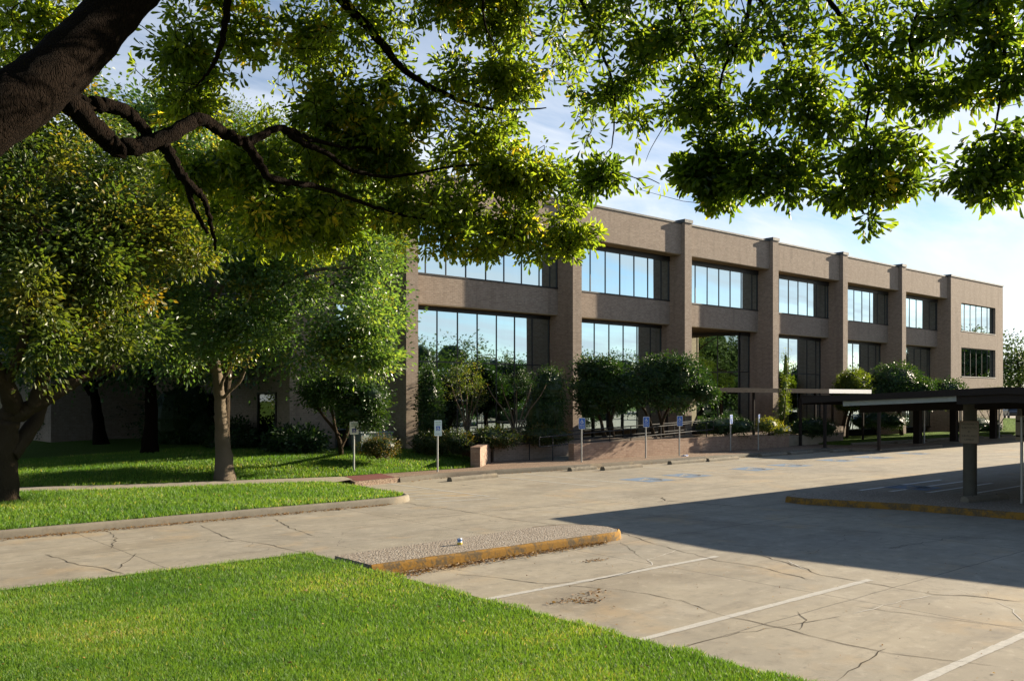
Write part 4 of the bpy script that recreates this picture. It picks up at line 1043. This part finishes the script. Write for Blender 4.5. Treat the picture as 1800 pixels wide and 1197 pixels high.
clumps(rng, lb, C[~kl], Dr[~kl], 12, .058, .074, .032, .9, .25, True, .02, .20, .7)  # right-hand leaves coloured darker, like backlit silhouettes
# the upper crown above the view: it shades the limbs and shows in the mirrored glass
CU, DU, _ = ell_points(rng, [((-.5, 4.5, 10.6), (4.5, 5, 2.4), 3), ((-3.5, 6.5, 10.2), (4, 4, 2.4), 2), ((-1.0, 9.0, 10.2), (4, 3.5, 2.0), 1.5)], 230, .35)
clumps(rng, lb, CU, DU, 70, .62, .13, .065, .7, .3, False, .03, .45)
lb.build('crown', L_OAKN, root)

# ------------------------------------------------------------------ trees on the left
b0 = gr(6, 880, .15)
def w3(px, py, D): return tuple(at(px, py, D))
t0 = [([(b0.x, b0.y, -.1), w3(6, 800, 21), w3(14, 740, 21), w3(24, 718, 21), w3(10, 680, 20.6), w3(-40, 600, 20), w3(-90, 500, 20)], .31, .15),
      ([w3(22, 735, 21), w3(70, 708, 21.2), w3(115, 680, 21.5), w3(150, 660, 22), w3(200, 645, 22.5), w3(235, 625, 23)], .19, .09),
      ([w3(60, 712, 21.1), w3(78, 660, 21), w3(95, 610, 20.8), w3(120, 540, 20.6), w3(150, 470, 20.5)], .17, .06),
      ([w3(18, 800, 21), w3(58, 745, 21.6), w3(80, 700, 22.3), w3(120, 672, 23), w3(175, 655, 24)], .2, .1),
      ([w3(10, 680, 20.6), w3(40, 600, 20), w3(60, 500, 19.5), w3(70, 400, 19)], .12, .05)]
make_tree('oak_tree', 'broad oak with a forked leaning trunk and yellowing leaves at the left edge', 'tree', t0,
          [blob(*b) for b in [(260, 330, 90, 60, 22, 1.6), (250, 420, 60, 60, 21, 1.2), (330, 420, 60, 50, 22, 1.2), (230, 590, 60, 30, 21, 1), (20, 620, 70, 40, 19.5, 1.2), (50, 400, 110, 70, 20, 1.6), (150, 380, 90, 60, 20.5, 1.4), (110, 470, 140, 70, 20, 1.8), (200, 450, 60, 60, 20.5, 1.2), (40, 530, 90, 60, 19.5, 1.6), (170, 550, 90, 45, 20.5, 1.4), (90, 600, 60, 25, 20, 1.2),
           (-80, 450, 120, 140, 20, 2), (100, 320, 120, 60, 21, 1.6), (220, 520, 40, 40, 21, 1), (30, 270, 120, 50, 21, 1.6), (-60, 250, 120, 100, 21, 2), (190, 615, 50, 20, 22, .8), (80, 200, 130, 60, 22, 1.6)]],
          470, 150, .56, .145, .07, L_OAK, BARKL, 31, sat=3, yellow=.10, vbase=.42, flare=.4, twr=.03, ntw=350)
b1 = gr(396, 838, .25)
t1 = [([(b1.x, b1.y, -.05), w3(392, 790, 27), w3(388, 740, 27), w3(386, 700, 27), w3(382, 660, 27), w3(375, 610, 27), w3(372, 540, 27), w3(380, 450, 27)], .205, .10),
      ([w3(391, 702, 27), w3(403, 688, 26.8), w3(420, 672, 26.6), w3(429, 655, 26.5), w3(440, 620, 26.4), w3(470, 560, 26.2)], .055, .03),
      ([w3(388, 690, 27), w3(391, 670, 26.8), w3(400, 655, 26.7), w3(405, 640, 26.6), w3(420, 590, 26.5)], .06, .03),
      ([w3(403, 668, 26.8), w3(418, 660, 26.6), w3(430, 655, 26.5)], .03, .025),
      ([w3(382, 660, 27), w3(350, 610, 27), w3(300, 560, 27.4), w3(240, 520, 28)], .12, .05), ([w3(375, 600, 27), w3(450, 530, 26.6), w3(540, 480, 26.2), w3(620, 470, 26)], .10, .04),
      ([w3(372, 540, 27), w3(420, 450, 26.6), w3(480, 380, 26.2), w3(560, 320, 26)], .08, .03), ([w3(380, 450, 27), w3(330, 380, 27.4), w3(280, 320, 28)], .08, .03)]
make_tree('shade_tree', 'full green tree with a slim pale trunk on the lawn before the building', 'tree', t1,
          [blob(*b) for b in [(380, 380, 120, 80, 27, 2), (500, 380, 110, 70, 26.5, 2), (610, 400, 85, 60, 26, 1.6), (560, 470, 110, 65, 26, 1.8), (655, 470, 58, 60, 26, 1.2), (480, 520, 110, 60, 26, 2), (600, 560, 90, 50, 25.6, 1.6), (660, 545, 45, 55, 25.8, 1), (360, 500, 120, 70, 26.5, 2),
           (290, 560, 90, 50, 27, 1.6), (400, 590, 110, 45, 26, 1.8), (500, 610, 110, 40, 25.6, 1.6), (610, 620, 70, 35, 25.6, 1), (330, 630, 80, 28, 26.5, 1.4), (270, 470, 70, 60, 28, 1.4), (300, 380, 80, 70, 28, 1.6), (450, 300, 130, 60, 27, 2), (590, 585, 60, 40, 26, 1.4), (540, 560, 70, 40, 26.4, 1.4), (580, 320, 80, 50, 26.5, 1.5), (340, 290, 90, 60, 28, 1.6), (640, 610, 40, 35, 25.8, .8)]],
          520, 140, .56, .135, .076, L_GREEN, BARKP, 32, sat=3, yellow=.04, vbase=.56, flare=.9, twr=.03, ntw=400)
make_tree('shade_tree', 'yellow-tipped tree standing behind the slim-trunked tree, its top against the brick', 'tree',
          [([w3(394, 803, 31), w3(396, 700, 31), w3(410, 600, 31), w3(450, 480, 31), w3(500, 360, 31)], .17, .06), ([w3(410, 600, 31), w3(560, 520, 30), w3(640, 460, 29)], .1, .04)],
          [blob(*b) for b in [(560, 380, 100, 70, 31, 1.8), (640, 420, 60, 60, 30, 1.2), (480, 360, 90, 70, 31.5, 1.8), (420, 240, 100, 70, 33, 2), (560, 300, 90, 60, 32, 1.6), (300, 260, 110, 80, 33, 2), (660, 360, 45, 40, 30, 1)]],
          220, 220, .7, .12, .066, L_YEL, BARKL, 33, yellow=.1, vbase=.35, twr=.03, ntw=120)
make_tree('shade_tree', 'tall dense tree filling the gap behind the yellowing oak and the slim-trunked tree', 'tree',
          [([w3(262, 800, 34), w3(266, 700, 34), w3(250, 560, 34), w3(240, 400, 34)], .26, .08), ([w3(262, 640, 34), w3(160, 560, 34), w3(80, 480, 34)], .12, .05), ([w3(255, 600, 34), w3(340, 500, 34)], .12, .05)],
          [blob(*b) for b in [(100, 330, 120, 80, 34, 2.5), (240, 300, 120, 80, 34, 2.5), (170, 420, 160, 80, 34, 2.5), (320, 400, 120, 90, 34, 2.5), (60, 480, 130, 80, 34, 2.5), (230, 530, 140, 70, 34, 2.5), (100, 580, 120, 50, 34, 2.2), (350, 560, 120, 60, 34, 2.2), (430, 640, 110, 30, 34, 2), (250, 630, 140, 30, 34, 2), (100, 640, 120, 25, 34, 2), (300, 220, 90, 50, 34, 2)]],
          330, 200, .95, .18, .10, L_GREEN, BARKD, 34, yellow=.02, vbase=.3, twr=.04, ntw=60)
for k, (x, y) in enumerate([(-7, 27), (-9, 38), (0, 50), (-16, 32), (-2, 36), (6, 56)]):  # off-view trees added to keep sky light off the left walls
    make_tree('shade_tree', 'unseen spreading tree added outside the view to darken the shade beyond the path', 'tree', [([(x, y, .1), (x + .3, y, 2.5), (x, y + .3, 6)], .3, .1)],
              [((x, y, 6.2), (4.6, 4.6, 2.6)), ((x + 2.5, y - 1, 5), (2.6, 2.6, 1.8)), ((x - 2.5, y + 1, 5), (2.6, 2.6, 1.8)), ((x, y + 2, 8), (3.2, 3.2, 2))], 200, 160, 1.0, .2, .11, L_OAK, BARKD, 180 + k, 'unseen trees added to block sky light', twr=.04, ntw=30, vbase=.3)
# dim trees under the building's shade
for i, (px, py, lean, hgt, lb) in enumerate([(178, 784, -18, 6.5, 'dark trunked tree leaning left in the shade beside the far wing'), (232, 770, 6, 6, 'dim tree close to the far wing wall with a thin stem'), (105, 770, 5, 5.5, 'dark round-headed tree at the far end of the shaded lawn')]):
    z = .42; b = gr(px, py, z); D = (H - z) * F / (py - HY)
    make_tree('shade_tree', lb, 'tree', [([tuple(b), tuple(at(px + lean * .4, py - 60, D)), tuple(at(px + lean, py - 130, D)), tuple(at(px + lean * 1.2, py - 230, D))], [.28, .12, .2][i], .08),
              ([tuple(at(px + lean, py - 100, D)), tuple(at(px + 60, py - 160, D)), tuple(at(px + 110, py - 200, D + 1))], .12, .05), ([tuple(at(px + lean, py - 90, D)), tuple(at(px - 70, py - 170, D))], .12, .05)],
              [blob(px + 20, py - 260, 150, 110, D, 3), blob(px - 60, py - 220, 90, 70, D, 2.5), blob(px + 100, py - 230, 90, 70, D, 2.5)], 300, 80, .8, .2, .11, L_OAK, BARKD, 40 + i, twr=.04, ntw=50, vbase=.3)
b = gr(600, 803, .4)
make_tree('small_tree', 'small glossy-leaved tree leaning over the white sign with the small blue square', 'tree',
          [([(b.x, b.y, .3), w3(598, 780, 30), w3(590, 755, 30), w3(580, 700, 30)], .10, .03), ([w3(599, 785, 30), w3(612, 755, 30), w3(618, 720, 29.8), w3(640, 690, 29.5)], .08, .03), ([w3(596, 765, 30), w3(560, 720, 30), w3(540, 690, 30.4)], .06, .03)],
          [blob(*b) for b in [(600, 680, 60, 35, 30, 1.1), (650, 700, 36, 34, 29.4, .7), (555, 690, 30, 28, 30.4, .7), (655, 735, 26, 16, 29.2, .5), (625, 725, 30, 22, 29.4, .6)]],
          420, 30, .3, .11, .055, L_GLOSS, BARKL, 51, vbase=.55, twr=.02, ntw=120, flare=.2, corek=.6)

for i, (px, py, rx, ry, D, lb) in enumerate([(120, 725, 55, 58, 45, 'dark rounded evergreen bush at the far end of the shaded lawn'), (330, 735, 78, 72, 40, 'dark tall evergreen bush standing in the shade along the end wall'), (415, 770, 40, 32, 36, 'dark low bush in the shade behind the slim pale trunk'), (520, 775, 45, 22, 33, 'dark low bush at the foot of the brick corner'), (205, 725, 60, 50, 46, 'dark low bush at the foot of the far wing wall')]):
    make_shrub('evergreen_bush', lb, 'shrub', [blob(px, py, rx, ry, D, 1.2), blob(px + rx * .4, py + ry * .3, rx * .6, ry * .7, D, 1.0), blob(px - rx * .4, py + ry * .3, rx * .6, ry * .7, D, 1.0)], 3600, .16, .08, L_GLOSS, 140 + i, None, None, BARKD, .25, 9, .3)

# ------------------------------------------------------------------ shrubs before the facade
def E3(px, py, rx, ry, D, rd): return blob(px, py, rx, ry, D, rd)
make_shrub('conical_shrub', 'tall clipped conical evergreen in the first bay beside the leftmost pier', 'shrub', [E3(757, 735, 21, 38, 34.5, .45), E3(756, 700, 20, 40, 34.5, .42), E3(755, 672, 14, 28, 34.5, .3)], 5200, .10, .05, L_GLOSS, 61, vbase=.6)
make_shrub('round_shrub', 'big dark clipped shrub filling the bay left of the second pier', 'shrub', [E3(962, 725, 36, 45, 37, .8), E3(966, 685, 32, 40, 37, .7), E3(940, 730, 18, 40, 36.5, .5)], 7600, .10, .05, L_GLOSS, 62, vbase=.45)
def crape(label, px, ybase, D, spread, ytop, blobs, seed, n=130, leaf=L_OAK):
    st = []; b = at(px, ybase, D)
    limbs = []
    for k in range(5):
        dx = (k - 2) * spread / 2
        limbs.append(([tuple(at(px + dx * .10, ybase, D)), tuple(at(px + dx * .4, ybase - (ybase - ytop) * .4, D + .2 * (k % 2))), tuple(at(px + dx * .8, ybase - (ybase - ytop) * .75, D + .3 * (k % 3 - 1))), tuple(at(px + dx, ytop, D))], .036, .014))
    make_tree('crape_myrtle', label, 'small tree', limbs, blobs, n, 18, .22, .07, .035, leaf, BARKP, seed, vbase=.4, twr=.012, flare=.1, ntw=60)
crape('airy multi-stemmed crape myrtle beside the conical evergreen', 821, 757, 35.6, 26, 680, [E3(818, 665, 40, 30, 35.6, .7), E3(838, 690, 18, 26, 35.4, .4), E3(800, 690, 18, 20, 35.4, .4)], 63, 120)
crape('vase-shaped crape myrtle with pale stems before the dark recess of the first bay', 908, 756, 35.8, 52, 676, [E3(908, 664, 34, 16, 35.8, .6), E3(925, 680, 20, 14, 35.8, .4)], 64, 90, L_GLOSS)
crape('pale-stemmed crape myrtle beyond the far carport before the end block', 1748, 762, 62, 30, 712, [E3(1752, 700, 32, 26, 62, 1.2), E3(1735, 712, 18, 18, 62, .8)], 65, 90)
crape('crape myrtle with thin leaning stems behind the plate sign', 1690, 762, 58, 24, 716, [E3(1690, 705, 30, 20, 58, 1.1)], 66, 70)
def magnolia(label, px, D, stems, blobs, seed):
    limbs = [([tuple(at(a, 768, D)), tuple(at((a * 2 + c) / 3, 735, D)), tuple(at(c, 700, D + .2))], .09, .04) for a, c in stems]
    make_tree('magnolia', label, 'small tree', limbs, blobs, 520, 30, .30, .14, .065, L_GLOSS, BARKL, seed, vbase=.5, twr=.02, flare=.2, ntw=130, corek=.72)
magnolia('spreading glossy magnolia right of the second pier', 1065, 38.6, [(1062, 1040), (1070, 1085), (1078, 1062)], [E3(1050, 680, 44, 36, 38.6, 1.1), E3(1090, 690, 34, 32, 38.8, 1), E3(1030, 650, 22, 16, 38.6, .6), E3(1065, 650, 40, 18, 38.4, .9), E3(1040, 715, 22, 14, 38.4, .6)], 67)
magnolia('larger glossy magnolia spreading left of the third pier over the handrail', 1150, 39.6, [(1150, 1120), (1158, 1185), (1166, 1150)], [E3(1150, 665, 48, 36, 39.6, 1.2), E3(1200, 665, 44, 36, 39.4, 1.2), E3(1235, 690, 24, 22, 39.2, .7), E3(1120, 690, 34, 26, 39.6, 1), E3(1175, 645, 42, 22, 39.6, 1), E3(1190, 700, 44, 22, 39.2, 1)], 68)
def hedge(label, px, py, rx, ry, D, rd, seed, leaf=L_HEDGE, n=3600, v=.4): 
    make_shrub('hedge', label, 'hedge', [E3(px, py, rx, ry, D, rd), E3(px - rx * .45, py + ry * .15, rx * .55, ry * .85, D, rd * .9), E3(px + rx * .45, py + ry * .15, rx * .55, ry * .85, D, rd * .9)], n, .075, .04, leaf, seed, None, None, BARKL, .13, 9, v, .12)
hedge('low bronze-tipped hedge touching the right side of the leftmost pier', 755, 778, 24, 19, 33.4, .6, 71)
hedge('clipped low hedge behind the tall white sign', 797, 775, 32, 19, 33.6, .6, 72)
hedge('clipped low hedge below the vase-shaped crape myrtle', 868, 768, 46, 17, 34.4, .6, 73, L_HEDGE, 4200)
hedge('clipped low hedge below the big dark shrub left of the second pier', 955, 764, 52, 16, 35.8, .6, 74, L_HEDGE, 4200)
hedge('long dark clipped hedge behind the handrail in the entrance bay', 1275, 747, 56, 15, 42.5, .7, 75, L_GLOSS, 5200, .45)
hedge('dark hedge in the bay right of the entrance under the walkway canopy', 1430, 750, 48, 16, 47.5, .7, 76, L_GLOSS, 4200, .4)
hedge('shaded hedge behind the sunny far lawn', 1545, 738, 60, 16, 56, .8, 77, L_GLOSS, 4200, .4)
hedge('dark hedge at the foot of the end block', 1720, 748, 50, 17, 66, 1.0, 78, L_GLOSS, 4000, .4)
make_shrub('azalea_bush', 'rounded bush with bronze and yellow leaves before the utility cabinet', 'shrub', [E3(672, 785, 28, 17, 30.6, .55), E3(650, 786, 18, 13, 30.8, .4)], 4200, .055, .03, L_HEDGE, 79, vbase=.55, yellow=.35)
make_shrub('flowering_bush', 'small bush with yellow and white flowers at the foot of the fourth pier', 'shrub', [E3(1350, 748, 22, 13, 42.2, .5), E3(1372, 757, 14, 7, 41.6, .35)], 2200, .06, .035, L_YEL, 80, vbase=.6, yellow=.4)
make_shrub('columnar_shrub', 'slim light green columnar shrub on the right side of the fourth pier', 'shrub', [E3(1376, 718, 6, 30, 43.4, .22), E3(1379, 690, 4, 30, 43.6, .16), E3(1381, 650, 3, 34, 44, .14)], 2000, .075, .035, L_YEL, 81, vbase=.4)
bt = at(1482, 770, 49)
make_shrub('topiary', 'dome-shaped clipped topiary with yellow-green new growth on a bare trunk', 'topiary', [E3(1499, 697, 36, 24, 55, 1.1), E3(1499, 680, 30, 30, 55, 1.0), E3(1502, 712, 32, 8, 55, 1.0)], 12000, .13, .06, L_YEL, 82,
           None, [([tuple(at(1478, 770, 55)), tuple(at(1484, 740, 55)), tuple(at(1494, 705, 55))], .13, .09), ([tuple(at(1489, 770, 55)), tuple(at(1491, 740, 55.2)), tuple(at(1502, 705, 55))], .10, .07)], BARKL, .13, 9, .38)
make_shrub('round_shrub', 'large glossy rounded shrub right of the dome topiary', 'shrub', [E3(1575, 672, 46, 32, 57, 1.5), E3(1545, 690, 30, 26, 57, 1.2), E3(1610, 688, 26, 24, 57, 1.1)], 9500, .16, .075, L_GLOSS, 83, None, [([tuple(at(1585, 765, 57)), tuple(at(1580, 720, 57)), tuple(at(1575, 690, 57))], .14, .08)], BARKL, .2, 9, .6)
make_shrub('round_shrub', 'glossy shrub showing above the big carport roof under the end block', 'shrub', [E3(1662, 690, 34, 22, 62, 1.3), E3(1640, 700, 24, 18, 62, 1)], 5500, .16, .075, L_GLOSS, 84, None, None, BARKL, .2, 9, .6)

# ------------------------------------------------------------------ far background
def far_tree(label, loc, h, w, seed, n=150, leaf=L_FAR, group=None, per=26, low=.45, ck=0):
    rng = np.random.default_rng(seed); x, y, z = loc
    bl = [((x + rng.normal() * w * .25, y + rng.normal() * w * .25, z + h * (low + .3 * rng.random())), (w * .35, w * .35, h * .25)) for k in range(7)] + [((x, y, z + h * .72), (w * .35, w * .35, h * .26))]
    make_tree('background_tree', label, 'tree', [([(x, y, z), (x + .2, y, z + h * .3), (x, y + .2, z + h * .7)], h * .03, h * .012)], bl, n, per, h * .10, h * .032, h * .02, leaf, BARKL, seed, group, vbase=.45, twr=.04, ntw=20, flare=.4, corek=ck)
far_tree('rounded tree rising above the big carport just beyond the end block', (119, 43, 0), 10.5, 13, 91, 420)
far_tree('low tree past the end block seen under the carport roof', (118, 66, 0), 5.5, 8, 92, 160)
for k, (x, y, h) in enumerate([(140, 60, 6), (150, 74, 6.5), (165, 88, 7)]):
    far_tree('distant tree in the row across the far road under the carport eave', (x, y, 0), h, 9, 93 + k, 90, L_FAR, 'distant trees across the far road')
for k, (x, y, h) in enumerate([(-8, 60, 6), (-2, 66, 7), (5, 72, 6.5), (-18, 70, 8), (-30, 66, 9)]):
    far_tree('dim tree of the far row beyond the shaded lawn at left', (x, y, 0), h, 8, 97 + k, 130, L_OAK, 'trees beyond the shaded lawn')
# trees across the lot behind the viewer's right: seen in the mirrored windows
for k, (x, y, h, w) in enumerate([(44, -22, 9, 9), (52, -30, 10, 11), (61, -26, 8.5, 9), (72, -34, 9.5, 11), (84, -30, 8.5, 10), (97, -36, 9, 11), (34, -30, 10, 11), (24, -26, 11, 11), (14, -30, 11, 12), (4, -22, 10, 11), (-8, -26, 11, 12), (112, -40, 9, 12), (128, -44, 9, 12), (37, -17, 7, 9), (48, -15, 6.5, 9), (68, -20, 7, 10), (135, 4, 11, 13), (150, -6, 12, 14), (166, 2, 12, 14), (182, -12, 13, 14), (150, 12, 11, 12), (-14, -8, 11, 11), (-22, -16, 12, 12), (-9, -17, 11, 11), (-30, -8, 12, 12)]):
    far_tree('green tree across the lot mirrored in the ground-floor windows', (x, y, 0), h * 1.2, w * 1.15, 110 + k, 320, L_FAR, 'trees across the lot mirrored in the windows', 26, .28, .45)

make_shrub('hedge', 'long dark hedge across the lot mirrored low in the windows', 'hedge', [((15 + 8 * k, -12 - (k % 3), 1.3), (5, 1.2, 1.6)) for k in range(13)], 9000, .34, .18, L_GLOSS, 171, None, None, BARKD, .5, 9, .3)
def parked_car(label, loc, rz, col):
    t = thing('parked_car', label, 'car', loc, None, False); t.rotation_euler.z = R(rz)
    prof = [(-2.2, .35), (-2.25, .75), (-2.0, .92), (-1.35, .98), (-.75, 1.42), (.55, 1.45), (1.2, 1.02), (2.05, .86), (2.2, .6), (2.15, .35)]
    m = MB(); n = len(prof); v = []
    for s, wd in ((-1, .86), (1, .86)):
        for a, h in prof: v.append((a, s * (wd - (.16 if h > 1.1 else 0)), h))
    m.add(v, [(i, (i + 1) % n, n + (i + 1) % n, n + i) for i in range(n)]); m.add(v, [tuple(range(n - 1, -1, -1))]); m.add(v, [tuple(range(n, 2 * n))])
    bevel(m.build('body', mat_plain('car_paint', col, .3, .6, .2, .03), t), .06, 3)
    m = MB()
    for s in (-1, 1): m.add([(-1.2, s * .845, 1.0), (-.7, s * .725, 1.36), (.5, s * .725, 1.38), (1.0, s * .845, 1.02)], [(0, 1, 2, 3)])
    m.add([(1.14, -.74, 1.08), (1.14, .74, 1.08), (.62, .66, 1.42), (.62, -.66, 1.42)], [(0, 1, 2, 3)]); m.build('window', FRAME, t)
    for x in (-1.35, 1.35):
        for s in (-1, 1):
            m = MB(); m.tube([(x, s * .68, .32), (x, s * .88, .32)], .32, 16); m.build('wheel', RAIL, t)
parked_car('dark parked car across the far road seen beneath the carport', (128, 47, .02), 30, (.03, .035, .04))
parked_car('silver parked car in the distance beyond the end block', (150, 57, .02), 35, (.45, .46, .47))
t = thing('low_building', 'low cream building across the lot mirrored in the entrance glass', 'building', (-32, -26, 0))
m = MB(); m.box(-44, -20, -38, -26, 0, 4.2); m.build('wall', mat_plain('cream_wall', (.62, .50, .28), .8, .2), t)
m = MB(); m.box(-44.4, -19.6, -38.4, -25.6, 4.2, 4.6); m.build('roof', STEELD, t)
for k in range(5):
    m = MB(); m.box(-42.5 + k * 4.6, -40.3 + k * 4.6, -26.0, -25.95, .8, 2.6); m.build('window', FRAME, t)

# ------------------------------------------------------------------ light, sky, camera
EL = 18.5; bx = .18
sd = Vector((1, -bx, 0)).normalized() * math.cos(R(EL)) + Vector((0, 0, math.sin(R(EL))))
sun = bpy.data.lights.new('sun', 'SUN'); sun.energy = 5.0; sun.angle = R(.5); sun.color = (1.0, .86, .66)
so = bpy.data.objects.new('sun', sun); COL.objects.link(so); so.rotation_euler = sd.to_track_quat('Z', 'Y').to_euler(); so.location = (60, -20, 40)
w = bpy.data.worlds.new('World'); sc.world = w; w.use_nodes = True
nt = w.node_tree; nt.nodes.clear()
out = nt.nodes.new('ShaderNodeOutputWorld'); bg = nt.nodes.new('ShaderNodeBackground'); bg.inputs['Strength'].default_value = .06
sky = nt.nodes.new('ShaderNodeTexSky'); sky.sky_type = 'NISHITA'; sky.sun_disc = False; sky.sun_elevation = R(EL)
sky.sun_rotation = math.atan2(sd.x, sd.y); sky.altitude = 0; sky.air_density = .8; sky.dust_density = .25; sky.ozone_density = 1.4
def wn(typ, **kw):
    n = nt.nodes.new(typ)
    for k, v in kw.items(): setattr(n, k, v)
    return n
tc = wn('ShaderNodeTexCoord'); sp = wn('ShaderNodeSeparateXYZ'); nt.links.new(tc.outputs['Generated'], sp.inputs[0])
def wm(op, a, b):
    n = wn('ShaderNodeMath', operation=op)
    for i, v in enumerate((a, b)):
        if isinstance(v, bpy.types.NodeSocket): nt.links.new(v, n.inputs[i])
        else: n.inputs[i].default_value = v
    return n.outputs[0]
zc = wm('MAXIMUM', wm('ADD', sp.outputs[2], .12), .05)
cb = wn('ShaderNodeCombineXYZ'); nt.links.new(wm('DIVIDE', sp.outputs[0], zc), cb.inputs[0]); nt.links.new(wm('DIVIDE', sp.outputs[1], zc), cb.inputs[1])
mp = wn('ShaderNodeMapping'); mp.inputs['Rotation'].default_value = (0, 0, R(50)); mp.inputs['Scale'].default_value = (.5, 1.5, 1); mp.inputs['Location'].default_value = (1.3, .4, 0); nt.links.new(cb.outputs[0], mp.inputs[0])
nz = wn('ShaderNodeTexNoise'); nz.inputs['Scale'].default_value = 1.35; nz.inputs['Detail'].default_value = 9; nz.inputs['Roughness'].default_value = .6; nz.inputs['Distortion'].default_value = .5; nt.links.new(mp.outputs[0], nz.inputs['Vector'])
cr = wn('ShaderNodeValToRGB'); cr.color_ramp.elements[0].position = .36; cr.color_ramp.elements[1].position = .60; cr.color_ramp.elements[1].color = (.95, .95, .95, 1); nt.links.new(nz.outputs['Fac'], cr.inputs[0])
mx = wn('ShaderNodeMix', data_type='RGBA'); vg = wn('ShaderNodeMapRange'); vg.inputs[1].default_value = .2; vg.inputs[2].default_value = .5; vg.inputs[3].default_value = 1.0; vg.inputs[4].default_value = .06; nt.links.new(sp.outputs[2], vg.inputs[0])
nt.links.new(wm('MULTIPLY', cr.outputs[0], vg.outputs[0]), mx.inputs[0]); nt.links.new(sky.outputs[0], mx.inputs[6])
mx.inputs[7].default_value = (6.0, 6.3, 6.7, 1)
nt.links.new(mx.outputs[2], bg.inputs['Color']); nt.links.new(bg.outputs[0], out.inputs['Surface'])

cam = bpy.data.cameras.new('camera'); co = bpy.data.objects.new('camera', cam); COL.objects.link(co)
co.location = (0, 0, H); co.rotation_euler = (R(90), 0, -math.atan2(C_, S_))
cam.sensor_fit = 'HORIZONTAL'; cam.sensor_width = 36; cam.lens = F / 1800 * 36; cam.shift_y = (HY - 598.5) / 1800
cam.clip_end = 3000; cam.clip_start = .05
sc.camera = co
sc.view_settings.view_transform = 'Standard'; sc.view_settings.look = 'None'; sc.view_settings.exposure = 1.5; sc.view_settings.gamma = 1
sc.render.engine = 'CYCLES'
cy = sc.cycles; cy.use_denoising = True; cy.max_bounces = 7; cy.diffuse_bounces = 1; cy.glossy_bounces = 4; cy.transmission_bounces = 3; cy.transparent_max_bounces = 4; cy.sample_clamp_indirect = 6; cy.caustics_reflective = False; cy.caustics_refractive = False
for o in list(sc.objects):
    if 'world' in o: del o['world']
